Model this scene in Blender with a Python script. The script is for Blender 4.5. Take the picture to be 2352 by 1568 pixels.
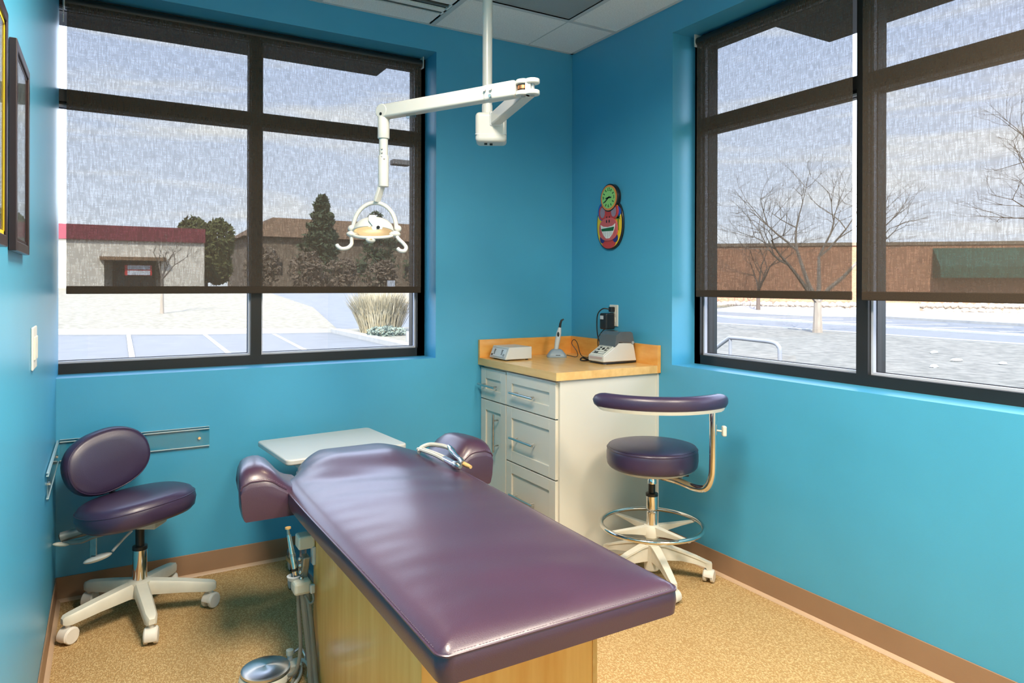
import bpy, bmesh, math, random
from mathutils import Vector, Matrix, Euler

random.seed(7)
sc = bpy.context.scene
for o in list(bpy.data.objects):
    bpy.data.objects.remove(o)
COL = sc.collection
PI = math.pi

# ------------------------------------------------------------------ camera
cam_d = bpy.data.cameras.new('camera')
cam_d.sensor_width = 36.0
cam_d.lens = 1592.94 / 2352 * 36.0
cam_d.shift_y = -(784 - 655.24) / 2352
cam_d.clip_start = 0.02
cam_d.clip_end = 1000
cam = bpy.data.objects.new('camera', cam_d)
COL.objects.link(cam)
cam.matrix_world = (Matrix.Translation((-2.45264, -3.47442, 1.33288)) @ Matrix.Rotation(-0.5287043, 4, 'Z')
                    @ Matrix.Rotation(PI / 2, 4, 'X') @ Matrix.Rotation(0.0028135, 4, 'Z'))
sc.camera = cam

# ------------------------------------------------------------------ view
sc.view_settings.view_transform = 'Standard'
sc.view_settings.look = 'None'
sc.view_settings.gamma = 1.0
sc.view_settings.use_curve_mapping = False
sc.view_settings.exposure = 0.0
sc.cycles.max_bounces = 10
sc.cycles.diffuse_bounces = 5
sc.cycles.transparent_max_bounces = 16
sc.cycles.sample_clamp_indirect = 6.0
sc.cycles.caustics_reflective = False
sc.cycles.caustics_refractive = False

# ------------------------------------------------------------------ world: pale winter sky with streaky cloud
SKY_STRENGTH = 5.6
world = bpy.data.worlds.new('world')
sc.world = world
world.use_nodes = True
wn, wl = world.node_tree.nodes, world.node_tree.links
wn.clear()
w_out = wn.new('ShaderNodeOutputWorld')
w_bg = wn.new('ShaderNodeBackground')
w_bg.inputs['Strength'].default_value = SKY_STRENGTH
w_tc = wn.new('ShaderNodeTexCoord')
w_sep = wn.new('ShaderNodeSeparateXYZ')
wl.new(w_tc.outputs['Generated'], w_sep.inputs[0])
w_ramp = wn.new('ShaderNodeValToRGB')
e = w_ramp.color_ramp.elements
e[0].position = 0.0; e[0].color = (0.82, 0.89, 1.0, 1)
e[1].position = 0.50; e[1].color = (0.52, 0.65, 1.0, 1)
wl.new(w_sep.outputs['Z'], w_ramp.inputs[0])
w_map = wn.new('ShaderNodeMapping')
w_map.inputs['Scale'].default_value = (1.6, 1.6, 13.0)
w_map.inputs['Rotation'].default_value = (0.05, 0.03, 0.4)
wl.new(w_tc.outputs['Generated'], w_map.inputs[0])
w_noise = wn.new('ShaderNodeTexNoise')
w_noise.inputs['Scale'].default_value = 2.1
w_noise.inputs['Detail'].default_value = 6.0
w_noise.inputs['Distortion'].default_value = 0.6
wl.new(w_map.outputs[0], w_noise.inputs['Vector'])
w_cr = wn.new('ShaderNodeValToRGB')
e = w_cr.color_ramp.elements
e[0].position = 0.50; e[0].color = (0, 0, 0, 1)
e[1].position = 0.74; e[1].color = (1, 1, 1, 1)
wl.new(w_noise.outputs['Fac'], w_cr.inputs[0])
w_mix = wn.new('ShaderNodeMixRGB')
w_mix.inputs['Color2'].default_value = (0.97, 0.97, 0.97, 1)
wl.new(w_cr.outputs[0], w_mix.inputs['Fac'])
wl.new(w_ramp.outputs[0], w_mix.inputs['Color1'])
wl.new(w_mix.outputs[0], w_bg.inputs['Color'])
wl.new(w_bg.outputs[0], w_out.inputs['Surface'])

# ------------------------------------------------------------------ sun (behind the building, lights the car park and the facades)
sun_d = bpy.data.lights.new('sun', 'SUN')
sun_d.energy = 15.0
sun_d.angle = 0.01
sun_d.color = (1.0, 0.95, 0.86)
sun = bpy.data.objects.new('sun', sun_d)
COL.objects.link(sun)
sun.rotation_euler = Vector((0.42, 0.60, -0.66)).to_track_quat('-Z', 'Y').to_euler()

FILL_W = 98.0  # strength of the added, unseen ceiling fill lights
FILL_COL = (1.0, 0.87, 0.70)

# ------------------------------------------------------------------ helpers
def lin(r, g, b):
    f = lambda c: (c / 255 / 12.92) if c / 255 <= 0.04045 else ((c / 255 + 0.055) / 1.055) ** 2.4
    return (f(r), f(g), f(b), 1)

def ext2(r, g, b):
    return ext(r, g, b, 0.95)

def ext(r, g, b, k=0.165):
    c = lin(r, g, b)
    return (c[0] * k, c[1] * k, c[2] * k, 1)

def mat(name, col, rough=0.5, metal=0.0, spec=0.5, vary=0.06, scale=8.0, bump=0.0, bscale=200.0, coat=0.0, emis=None, estr=0.0,
        stretch=(1, 1, 1), col2=None, detail=3.0, coat_rough=0.1, bstretch=(1, 1, 1), sheen=0.0):
    """principled material with procedural colour variation and relief"""
    m = bpy.data.materials.new(name)
    m.use_nodes = True
    n, l = m.node_tree.nodes, m.node_tree.links
    b = n['Principled BSDF']
    b.inputs['Roughness'].default_value = rough
    b.inputs['Metallic'].default_value = metal
    b.inputs['Specular IOR Level'].default_value = spec
    if coat:
        b.inputs['Coat Weight'].default_value = coat
        b.inputs['Coat Roughness'].default_value = coat_rough
    if sheen:
        b.inputs['Sheen Weight'].default_value = sheen
    tc = n.new('ShaderNodeTexCoord')
    mp = n.new('ShaderNodeMapping')
    mp.inputs['Scale'].default_value = stretch
    l.new(tc.outputs['Object'], mp.inputs[0])
    nz = n.new('ShaderNodeTexNoise')
    nz.inputs['Scale'].default_value = scale
    nz.inputs['Detail'].default_value = detail
    l.new(mp.outputs[0], nz.inputs['Vector'])
    rp = n.new('ShaderNodeValToRGB')
    c2 = col2 or tuple(min(1, c * (1 + vary)) for c in col[:3]) + (1,)
    c1 = col if col2 else tuple(c * (1 - vary) for c in col[:3]) + (1,)
    rp.color_ramp.elements[0].position = 0.3
    rp.color_ramp.elements[1].position = 0.7
    rp.color_ramp.elements[0].color = c1
    rp.color_ramp.elements[1].color = c2
    l.new(nz.outputs['Fac'], rp.inputs[0])
    l.new(rp.outputs[0], b.inputs['Base Color'])
    if bump:
        mp2 = n.new('ShaderNodeMapping')
        mp2.inputs['Scale'].default_value = bstretch
        l.new(tc.outputs['Object'], mp2.inputs[0])
        nb = n.new('ShaderNodeTexNoise')
        nb.inputs['Scale'].default_value = bscale
        nb.inputs['Detail'].default_value = 3.0
        l.new(mp2.outputs[0], nb.inputs['Vector'])
        bp = n.new('ShaderNodeBump')
        bp.inputs['Strength'].default_value = bump
        bp.inputs['Distance'].default_value = 0.01
        l.new(nb.outputs['Fac'], bp.inputs['Height'])
        l.new(bp.outputs[0], b.inputs['Normal'])
    if emis:
        b.inputs['Emission Color'].default_value = emis
        b.inputs['Emission Strength'].default_value = estr
    return m

class MB:
    """collects faces for ONE mesh object"""
    def __init__(s):
        s.v, s.f = [], []
    def add(s, vs, fs):
        o = len(s.v)
        s.v += [tuple(p) for p in vs]
        s.f += [tuple(i + o for i in f) for f in fs]
        return s
    def box(s, x0, x1, y0, y1, z0, z1):
        x0, x1 = min(x0, x1), max(x0, x1); y0, y1 = min(y0, y1), max(y0, y1); z0, z1 = min(z0, z1), max(z0, z1)
        return s.add([(x0, y0, z0), (x1, y0, z0), (x1, y1, z0), (x0, y1, z0), (x0, y0, z1), (x1, y0, z1), (x1, y1, z1), (x0, y1, z1)],
                     [(0, 3, 2, 1), (4, 5, 6, 7), (0, 1, 5, 4), (1, 2, 6, 5), (2, 3, 7, 6), (3, 0, 4, 7)])
    def obox(s, c, ax, ay, az):
        """box from centre and three half-extent vectors"""
        c, ax, ay, az = Vector(c), Vector(ax), Vector(ay), Vector(az)
        vs = [c + sx * ax + sy * ay + sz * az for sz in (-1, 1) for sx, sy in ((-1, -1), (1, -1), (1, 1), (-1, 1))]
        fs = [(0, 3, 2, 1), (4, 5, 6, 7), (0, 1, 5, 4), (1, 2, 6, 5), (2, 3, 7, 6), (3, 0, 4, 7)]
        return s.add(vs, fs)
    def loft(s, rings, cap=True, closed=False):
        o = len(s.v); n = len(rings[0])
        for r in rings:
            s.v += [tuple(p) for p in r]
        k = len(rings)
        for i in range(k if closed else k - 1):
            a, b = o + i * n, o + ((i + 1) % k) * n
            for j in range(n):
                s.f.append((a + j, a + (j + 1) % n, b + (j + 1) % n, b + j))
        if cap and not closed:
            s.f.append(tuple(o + j for j in reversed(range(n))))
            s.f.append(tuple(o + (k - 1) * n + j for j in range(n)))
        return s
    def lathe(s, prof, c=(0, 0, 0), n=24, axis='Z', cap=True):
        rings = []
        for r, z in prof:
            ring = []
            for j in range(n):
                a = 2 * PI * j / n
                p = (r * math.cos(a), r * math.sin(a), z)
                if axis == 'Y': p = (p[0], -p[2], p[1])
                if axis == 'X': p = (p[2], p[0], p[1])
                ring.append((p[0] + c[0], p[1] + c[1], p[2] + c[2]))
            rings.append(ring)
        return s.loft(rings, cap)
    def cyl(s, a, b, r, n=20, r2=None):
        a, b = Vector(a), Vector(b)
        return s.tube([a, b], [r, r if r2 is None else r2], n)
    def tube(s, pts, r, n=10, closed=False):
        pts = [Vector(p) for p in pts]
        k = len(pts)
        rs = r if isinstance(r, (list, tuple)) else [r] * k
        rings = []
        up = None
        for i, p in enumerate(pts):
            if closed:
                t = pts[(i + 1) % k] - pts[i - 1]
            else:
                t = pts[min(i + 1, k - 1)] - pts[max(i - 1, 0)]
            t.normalize()
            if up is None:
                up = Vector((0, 0, 1)) if abs(t.z) < 0.9 else Vector((1, 0, 0))
            u = (up - t * up.dot(t))
            if u.length < 1e-5:
                u = t.orthogonal()
            u.normalize(); up = u
            w = t.cross(u)
            rings.append([p + rs[i] * (math.cos(2 * PI * j / n) * u + math.sin(2 * PI * j / n) * w) for j in range(n)])
        return s.loft(rings, True, closed)
    def prism(s, poly, a0, a1, plane='XY'):
        """extrude a 2-D outline along the third axis"""
        def P(u, v, w):
            return {'XY': (u, v, w), 'XZ': (u, w, v), 'YZ': (w, u, v)}[plane]
        return s.loft([[P(u, v, a0) for u, v in poly], [P(u, v, a1) for u, v in poly]])
    def ball(s, c, rx, ry=None, rz=None, n=16, m=10, z0=-1.0, z1=1.0):
        ry = ry or rx; rz = rz or rx
        prof = []
        t0, t1 = math.asin(max(-.999, z0)), math.asin(min(.999, z1))
        rings = []
        for i in range(m + 1):
            t = t0 + (t1 - t0) * i / m
            rings.append([(c[0] + rx * math.cos(t) * math.cos(2 * PI * j / n), c[1] + ry * math.cos(t) * math.sin(2 * PI * j / n), c[2] + rz * math.sin(t)) for j in range(n)])
        return s.loft(rings)
    def xf(s, M, start=0):
        for i in range(start, len(s.v)):
            s.v[i] = tuple(M @ Vector(s.v[i]))
        return s
    def build(s, name, m, parent=None, smooth=35, bevel=0.0, seg=2, off=None):
        me = bpy.data.meshes.new(name)
        vs = s.v if off is None else [(p[0] - off[0], p[1] - off[1], p[2] - off[2]) for p in s.v]
        me.from_pydata(vs, [], s.f)
        me.validate()
        bm = bmesh.new(); bm.from_mesh(me)
        bmesh.ops.recalc_face_normals(bm, faces=bm.faces)
        bm.to_mesh(me); bm.free()
        if smooth:
            me.shade_smooth()
            me.set_sharp_from_angle(angle=math.radians(smooth))
        me.materials.append(m)
        o = bpy.data.objects.new(name, me)
        COL.objects.link(o)
        if parent is not None:
            o.parent = parent
        if bevel:
            bv = o.modifiers.new('bevel', 'BEVEL')
            bv.width = bevel; bv.segments = seg; bv.limit_method = 'ANGLE'; bv.angle_limit = math.radians(40)
            bv.harden_normals = False
        return o

def tag(o, label, cat, group=None):
    o['label'] = label; o['category'] = cat
    if group: o['group'] = group
    return o

def thing(name, label, cat, loc=(0, 0, 0), rz=0.0, group=None):
    o = bpy.data.objects.new(name, None)
    o.empty_display_size = 0.1
    COL.objects.link(o)
    o.location = loc; o.rotation_euler = (0, 0, rz)
    return tag(o, label, cat, group)

def structure(o, label=None):
    o['kind'] = 'structure'
    if label: o['label'] = label
    return o

def piece(src, name, parent, loc=None, rot=None, scale=None):
    c = bpy.data.objects.new(name, src.data)
    COL.objects.link(c)
    c.parent = parent
    if loc is not None: c.location = loc
    if rot is not None: c.rotation_euler = rot
    if scale is not None: c.scale = scale
    return c

def smoothpath(pts, n=6, closed=False):
    """Catmull-Rom"""
    P = [Vector(p) for p in pts]; out = []
    k = len(P)
    rng = range(k if closed else k - 1)
    for i in rng:
        p0 = P[i - 1] if (closed or i > 0) else P[0]
        p1 = P[i]; p2 = P[(i + 1) % k]
        p3 = P[(i + 2) % k] if (closed or i + 2 < k) else P[-1]
        for j in range(n):
            t = j / n
            out.append(0.5 * ((2 * p1) + (-p0 + p2) * t + (2 * p0 - 5 * p1 + 4 * p2 - p3) * t * t + (-p0 + 3 * p1 - 3 * p2 + p3) * t ** 3))
    if not closed: out.append(P[-1])
    return out

# ------------------------------------------------------------------ materials
M = {}
M['paint'] = mat('blue_wall_paint', (0.068, 0.350, 0.545, 1), 0.34, vary=0.03, scale=3, bump=0.03, bscale=260, spec=0.45)
M['bounce_wall'] = mat('cream_bounce_paint', (0.78, 0.76, 0.70, 1), 0.6, vary=0.02, scale=3, bump=0.03, bscale=260)  # cream picked for the unseen wall to bounce light onto the ceiling
M['ceil'] = mat('ceiling_tile_board', (0.86, 0.87, 0.87, 1), 0.9, vary=0.10, scale=160, bump=0.25, bscale=120, detail=4)
M['tee'] = mat('ceiling_grid_metal', (0.58, 0.61, 0.62, 1), 0.5, vary=0.02)
M['lens'] = mat('unlit_light_lens', (0.36, 0.39, 0.40, 1), 0.35, vary=0.08, scale=3, bump=0.2, bscale=160)
M['black'] = mat('black_plastic', (0.012, 0.012, 0.013, 1), 0.4, vary=0.1)
M['dark'] = mat('dark_gap', (0.01, 0.009, 0.008, 1), 0.7, vary=0.1)
M['base'] = mat('taupe_vinyl_base', lin(150, 118, 92), 0.5, vary=0.06, scale=5, bump=0.03, bscale=90)
M['basetoe'] = mat('vinyl_base_toe', lin(190, 160, 132), 0.5, vary=0.05)
M['frame'] = mat('dark_anodised_aluminium', (0.022, 0.021, 0.020, 1), 0.38, 0.35, vary=0.1, scale=4)
M['bead'] = mat('reflection_tone_bead', (0.50, 0.52, 0.60, 1), 0.4, vary=0.05)  # pale tone paints the thin reflected light lines along the jambs
M['white'] = mat('white_enamel', (0.57, 0.57, 0.545, 1), 0.28, vary=0.02, scale=5, coat=0.2)
M['cream'] = mat('cream_plastic', (0.66, 0.63, 0.54, 1), 0.42, vary=0.04, scale=20)
M['cream2'] = mat('cream_caster_plastic', (0.72, 0.68, 0.62, 1), 0.45, vary=0.04, scale=20)
M['chrome'] = mat('polished_chrome', (0.80, 0.79, 0.77, 1), 0.08, 1.0, vary=0.02)
M['steel'] = mat('brushed_steel', (0.55, 0.54, 0.52, 1), 0.28, 1.0, vary=0.08, scale=60, stretch=(1, 8, 1))
M['alu'] = mat('grey_cast_metal', (0.34, 0.34, 0.32, 1), 0.4, 0.7, vary=0.1, scale=30)
M['cab'] = mat('cream_lacquered_cabinet', (0.66, 0.63, 0.55, 1), 0.36, vary=0.02, scale=4, coat=0.15)
M['maple'] = mat('maple_veneer', lin(226, 164, 80), 0.33, vary=0.0, scale=3.2, stretch=(9, 9, 0.9), col2=lin(240, 190, 110), detail=6, bump=0.02, bscale=60, coat=0.25)
M['maple_top'] = mat('maple_laminate', lin(214, 166, 96), 0.32, vary=0.0, scale=3.0, stretch=(10, 1.2, 8), col2=lin(232, 190, 122), detail=6, coat=0.3)
M['maple_splash'] = mat('orange_maple_laminate', lin(222, 152, 68), 0.32, vary=0.0, scale=3.0, stretch=(3, 3, 9), col2=lin(236, 176, 96), detail=6, coat=0.3)
M['tube'] = mat('grey_rubber_hose', (0.22, 0.21, 0.18, 1), 0.45, vary=0.08)
M['tubel'] = mat('pale_grey_hose', (0.45, 0.44, 0.40, 1), 0.4, vary=0.08)
M['tan'] = mat('tan_plastic_tip', lin(205, 165, 105), 0.4)
M['grey'] = mat('grey_plastic', (0.30, 0.32, 0.34, 1), 0.45, vary=0.05)
M['palegrey'] = mat('pale_grey_plastic', (0.58, 0.60, 0.62, 1), 0.4, vary=0.04)
M['panelgrey'] = mat('control_panel_print', (0.35, 0.38, 0.42, 1), 0.35, vary=0.06, scale=60)
M['plate'] = mat('ivory_wall_plate', (0.74, 0.70, 0.62, 1), 0.35, vary=0.02)
M['frame_wood'] = mat('dark_mahogany_frame', (0.018, 0.008, 0.008, 1), 0.3, vary=0.3, scale=12, stretch=(1, 1, 0.1))

def leather(name, col, coat=0.6):
    m = mat(name, col, 0.38, vary=0.08, scale=5, bump=0.10, bscale=420, spec=0.5, coat=coat, coat_rough=0.26)
    return m
M['vinyl'] = leather('aubergine_vinyl', (0.052, 0.021, 0.045, 1))
M['vinyl2'] = leather('plum_vinyl', (0.039, 0.023, 0.060, 1), 0.35)
M['thread'] = mat('stitching_thread', (0.16, 0.10, 0.14, 1), 0.5)

def carpet():
    m = bpy.data.materials.new('tan_loop_carpet')
    m.use_nodes = True
    n, l = m.node_tree.nodes, m.node_tree.links
    b = n['Principled BSDF']
    b.inputs['Roughness'].default_value = 0.95
    b.inputs['Specular IOR Level'].default_value = 0.1
    tc = n.new('ShaderNodeTexCoord')
    mp = n.new('ShaderNodeMapping')
    mp.inputs['Rotation'].default_value = (0, 0, 0.6)
    mp.inputs['Scale'].default_value = (1, 0.6, 1)
    l.new(tc.outputs['Object'], mp.inputs[0])
    vo = n.new('ShaderNodeTexVoronoi')
    vo.inputs['Scale'].default_value = 210
    l.new(mp.outputs[0], vo.inputs['Vector'])
    nz = n.new('ShaderNodeTexNoise')
    nz.inputs['Scale'].default_value = 90
    nz.inputs['Detail'].default_value = 4
    l.new(tc.outputs['Object'], nz.inputs['Vector'])
    mx = n.new('ShaderNodeMath'); mx.operation = 'MULTIPLY_ADD'
    mx.inputs[1].default_value = 0.75
    l.new(nz.outputs['Fac'], mx.inputs[0])
    l.new(vo.outputs['Distance'], mx.inputs[2])
    rp = n.new('ShaderNodeValToRGB')
    rp.color_ramp.elements[0].position = 0.42; rp.color_ramp.elements[0].color = lin(216, 188, 140)
    rp.color_ramp.elements[1].position = 1.0; rp.color_ramp.elements[1].color = lin(170, 137, 91)
    l.new(mx.outputs[0], rp.inputs[0])
    l.new(rp.outputs[0], b.inputs['Base Color'])
    bp = n.new('ShaderNodeBump')
    bp.invert = True
    bp.inputs['Strength'].default_value = 0.7
    bp.inputs['Distance'].default_value = 0.004
    l.new(mx.outputs[0], bp.inputs['Height'])
    l.new(bp.outputs[0], b.inputs['Normal'])
    return m
M['carpet'] = carpet()

def glass(name, tint=(0.96, 0.98, 0.98, 1), refl=0.06, rough=0.0):
    """thin clear sheet: transparent with a fresnel reflection"""
    m = bpy.data.materials.new(name)
    m.use_nodes = True
    n, l = m.node_tree.nodes, m.node_tree.links
    n.clear()
    out = n.new('ShaderNodeOutputMaterial')
    tr = n.new('ShaderNodeBsdfTransparent'); tr.inputs[0].default_value = tint
    gl = n.new('ShaderNodeBsdfGlossy'); gl.inputs['Roughness'].default_value = rough
    lw = n.new('ShaderNodeLayerWeight'); lw.inputs[0].default_value = 0.5
    pw = n.new('ShaderNodeMath'); pw.operation = 'POWER'; pw.inputs[1].default_value = 5.0
    l.new(lw.outputs['Facing'], pw.inputs[0])
    mth = n.new('ShaderNodeMath'); mth.operation = 'MULTIPLY_ADD'
    mth.inputs[1].default_value = 0.9; mth.inputs[2].default_value = 0.02 + refl * 0.05
    l.new(pw.outputs[0], mth.inputs[0])
    mx = n.new('ShaderNodeMixShader')
    l.new(mth.outputs[0], mx.inputs[0]); l.new(tr.outputs[0], mx.inputs[1]); l.new(gl.outputs[0], mx.inputs[2])
    l.new(mx.outputs[0], out.inputs[0])
    return m
M['glass'] = glass('window_glass')
M['acrylic'] = glass('clear_acrylic', (0.86, 0.93, 0.93, 1), 0.3, 0.05)
M['smoke'] = glass('smoked_acrylic', (0.16, 0.16, 0.17, 1), 0.3, 0.05)

def screen_fabric(name, open_lo, open_hi, col):
    """woven solar screen: threads with see-through gaps between them"""
    m = bpy.data.materials.new(name)
    m.use_nodes = True
    n, l = m.node_tree.nodes, m.node_tree.links
    n.clear()
    out = n.new('ShaderNodeOutputMaterial')
    tc = n.new('ShaderNodeTexCoord')
    def nz(scl, sc_, det):
        mp = n.new('ShaderNodeMapping'); mp.inputs['Scale'].default_value = scl
        l.new(tc.outputs['Object'], mp.inputs[0])
        t = n.new('ShaderNodeTexNoise'); t.inputs['Scale'].default_value = sc_; t.inputs['Detail'].default_value = det
        l.new(mp.outputs[0], t.inputs['Vector'])
        return t
    a = nz((190, 190, 26), 1.0, 2.0)
    b = nz((24, 24, 210), 1.0, 2.0)
    ad = n.new('ShaderNodeMath'); ad.operation = 'MULTIPLY_ADD'; ad.inputs[1].default_value = 0.62
    l.new(a.outputs['Fac'], ad.inputs[0])
    ml = n.new('ShaderNodeMath'); ml.operation = 'MULTIPLY'; ml.inputs[1].default_value = 0.38
    l.new(b.outputs['Fac'], ml.inputs[0]); l.new(ml.outputs[0], ad.inputs[2])
    mr = n.new('ShaderNodeMapRange')
    mr.inputs['From Min'].default_value = 0.37; mr.inputs['From Max'].default_value = 0.63
    mr.inputs['To Min'].default_value = open_lo; mr.inputs['To Max'].default_value = open_hi
    l.new(ad.outputs[0], mr.inputs['Value'])
    df = n.new('ShaderNodeBsdfDiffuse'); df.inputs[0].default_value = col
    tl = n.new('ShaderNodeBsdfTranslucent'); tl.inputs[0].default_value = tuple(c * 0.8 for c in col[:3]) + (1,)
    ms = n.new('ShaderNodeMixShader'); ms.inputs[0].default_value = 0.16
    l.new(df.outputs[0], ms.inputs[1]); l.new(tl.outputs[0], ms.inputs[2])
    tr = n.new('ShaderNodeBsdfTransparent')
    mx = n.new('ShaderNodeMixShader')
    l.new(mr.outputs[0], mx.inputs[0]); l.new(ms.outputs[0], mx.inputs[1]); l.new(tr.outputs[0], mx.inputs[2])
    l.new(mx.outputs[0], out.inputs[0])
    return m
M['screen'] = screen_fabric('brown_solar_screen', 0.104, 0.182, (0.078, 0.061, 0.047, 1))
M['hem'] = mat('brown_screen_hem', (0.035, 0.020, 0.009, 1), 0.8, vary=0.25, scale=220)

def brick_mat():
    m = bpy.data.materials.new('orange_brick')
    m.use_nodes = True
    n, l = m.node_tree.nodes, m.node_tree.links
    b = n['Principled BSDF']; b.inputs['Roughness'].default_value = 0.9
    tc = n.new('ShaderNodeTexCoord')
    br = n.new('ShaderNodeTexBrick')
    br.inputs['Scale'].default_value = 3.0
    br.inputs['Color1'].default_value = ext2(172, 122, 90)
    br.inputs['Color2'].default_value = ext2(148, 98, 72)
    br.inputs['Mortar'].default_value = ext2(185, 150, 125)
    br.inputs['Mortar Size'].default_value = 0.012
    mp = n.new('ShaderNodeMapping'); mp.inputs['Rotation'].default_value = (PI / 2, 0, 0)
    l.new(tc.outputs['Object'], mp.inputs[0]); l.new(mp.outputs[0], br.inputs['Vector'])
    l.new(br.outputs['Color'], b.inputs['Base Color'])
    return m
M['brick'] = brick_mat()
M['asphalt'] = mat('pale_worn_asphalt', (0.084, 0.084, 0.085, 1), 0.9, vary=0.10, scale=1.5, bump=0.2, bscale=60, detail=6)
M['drygrass'] = mat('dry_winter_grass', ext(244, 230, 200, .185), 0.95, scale=4.0, col2=ext(190, 176, 142, .17), detail=12, bump=0.6, bscale=18)
M['lawnB'] = mat('dormant_lawn', ext(236, 226, 204, .150), 0.95, scale=4.0, col2=ext(176, 168, 146, .125), detail=12, bump=0.6, bscale=18)
M['concrete'] = mat('pale_concrete', (0.20, 0.197, 0.19, 1), 0.85, vary=0.08, scale=3)
M['linepaint'] = mat('white_road_paint', (0.26, 0.26, 0.26, 1), 0.7, vary=0.06, scale=6)
M['beige'] = mat('beige_stucco', ext2(222, 214, 198), 0.9, vary=0.06, scale=0.6)
M['burgundy'] = mat('burgundy_fascia', ext2(120, 40, 52), 0.6, vary=0.08, scale=1.0)
M['brownroof'] = mat('brown_shingle_roof', ext2(128, 100, 74), 0.9, vary=0.12, scale=1.2)
M['bark'] = mat('pale_bark', ext(170, 156, 140, .45), 0.9, vary=0.15, scale=8, stretch=(1, 1, 0.2))
M['bark2'] = mat('dark_bark', ext2(84, 70, 60), 0.9, vary=0.15, scale=8)
M['leafg'] = mat('olive_foliage', ext2(78, 84, 44), 0.8, scale=1.2, col2=ext2(112, 112, 64))
M['pine'] = mat('pine_foliage', ext2(52, 66, 44), 0.8, scale=1.2, col2=ext2(84, 96, 66))
M['shrub'] = mat('brown_shrub', ext2(110, 92, 76), 0.9, scale=1.2, col2=ext2(140, 124, 104))
M['juniper'] = mat('juniper_foliage', ext(112, 124, 110, .42), 0.9, scale=3, col2=ext(150, 158, 140, .42))
M['straw'] = mat('straw_grass', ext(228, 206, 160, .34), 0.85, scale=4, col2=ext(246, 232, 200, .34))
M['awning'] = mat('green_awning_canvas', ext2(30, 74, 60), 0.8, vary=0.12, scale=2)
M['stone'] = mat('rubble_stone', ext2(186, 172, 156), 0.9, scale=1.7, col2=ext2(140, 124, 112))
M['snow'] = mat('snow', (0.34, 0.35, 0.36, 1), 0.7, vary=0.03)
M['soffit'] = mat('dark_metal_soffit', (0.055, 0.055, 0.060, 1), 0.6, vary=0.06, scale=3)
M['pipe'] = mat('white_painted_pipe', (0.15, 0.155, 0.17, 1), 0.4, vary=0.03)
M['bronze'] = mat('bronze_pole', (0.20, 0.19, 0.18, 1), 0.5, 0.3, vary=0.05)
M['signwhite'] = mat('white_sign', (0.5, 0.53, 0.58, 1), 0.5)
M['signred'] = mat('red_sign', ext2(200, 40, 40), 0.5)
# ================================================================== THE ROOM
H = 2.743
W = -2.636
HS, HT = 0.936, 2.6045
YB = -5.0           # wall behind the camera

structure(MB().box(W - 0.12, 0.3, YB - 0.12, 0.3, -0.9, 0.0).build('floor', M['carpet'], smooth=0))

w = MB()
w.box(-3.0, -2.70, 0.0, 0.3, 0, H + 0.26)
w.box(-2.70, -0.904, 0.0, 0.3, 0, HS)
w.box(-2.70, -0.904, 0.0, 0.3, HT, H + 0.26)
w.box(-0.904, 0.3, 0.0, 0.3, 0, H + 0.26)
structure(w.build('wall_back', M['paint'], smooth=0), 'blue wall with the wide window and cabinet corner')
w = MB()
w.box(0.0, 0.3, -0.8706, 0.0, 0, H + 0.26)
w.box(0.0, 0.3, -2.70, -0.8706, 0, HS)
w.box(0.0, 0.3, -2.70, -0.8706, HT, H + 0.26)
w.box(0.0, 0.3, YB, -2.70, 0, H + 0.26)
structure(w.build('wall_right', M['paint'], smooth=0), 'blue wall with clock and double blinds')
structure(MB().box(W - 0.12, W, YB, 0.153, 0, H + 0.26).build('wall_left', M['paint'], smooth=0), 'blue side wall with framed pictures')
structure(MB().box(W - 0.12, 0.3, YB - 0.12, YB, 0, H + 0.26).build('wall_front', M['bounce_wall'], smooth=0), 'unseen wall behind the viewer, made cream to bounce light')

# suspended ceiling: every lay-in tile its own piece
ceil_o = structure(MB().box(W - 0.12, 0.3, YB - 0.12, 0.3, H + 0.06, H + 0.26).build('ceiling', M['ceil'], smooth=0))
xl = [0.0, -0.325, -0.934, -1.544, -2.154, W]
yl = [0.0, -0.432] + [-0.432 - 0.61 * k for k in range(1, 8)] + [YB]
for i in range(len(xl) - 1):
    for j in range(len(yl) - 1):
        if i == 1 and j == 1: continue                      # unlit light
        if i == 2 and j == 0: continue                      # slot diffuser tile
        if i == 3 and j in (3, 4): continue                 # added fill troffers
        if i == 1 and j in (5, 6): continue
        g = 0.0035 if (i in (0, 1) and j == 0) else 0.010
        MB().box(xl[i + 1] + 0.004, xl[i] - 0.004, yl[j + 1] + 0.004, yl[j] - 0.004, H, H + 0.014).build('ceiling_tile', M['ceil'], ceil_o, smooth=0)
for k, x in enumerate(xl[1:-1]):
    hw = 0.004 if k == 0 else 0.013
    t = MB()
    if k == 0:
        t.box(x - 0.003, x + 0.003, -0.432, 0, H - 0.001, H + 0.02)
        t.box(x - 0.013, x + 0.013, YB, -0.432, H - 0.003, H + 0.02)
    else:
        t.box(x - hw, x + hw, YB, 0, H - 0.003, H + 0.02)
    t.build('grid_tee', M['tee'], ceil_o, smooth=0)
for y in yl[1:-1]:
    MB().box(W, 0, y - 0.013, y + 0.013, H - 0.0025, H + 0.02).build('grid_tee', M['tee'], ceil_o, smooth=0)
for a in ((W, 0, -0.02, 0), (-0.02, 0, YB, 0), (W, W + 0.02, YB, 0)):
    MB().box(a[0], a[1], a[2], a[3], H - 0.002, H + 0.02).build('wall_angle', M['tee'], ceil_o, smooth=0)

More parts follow.
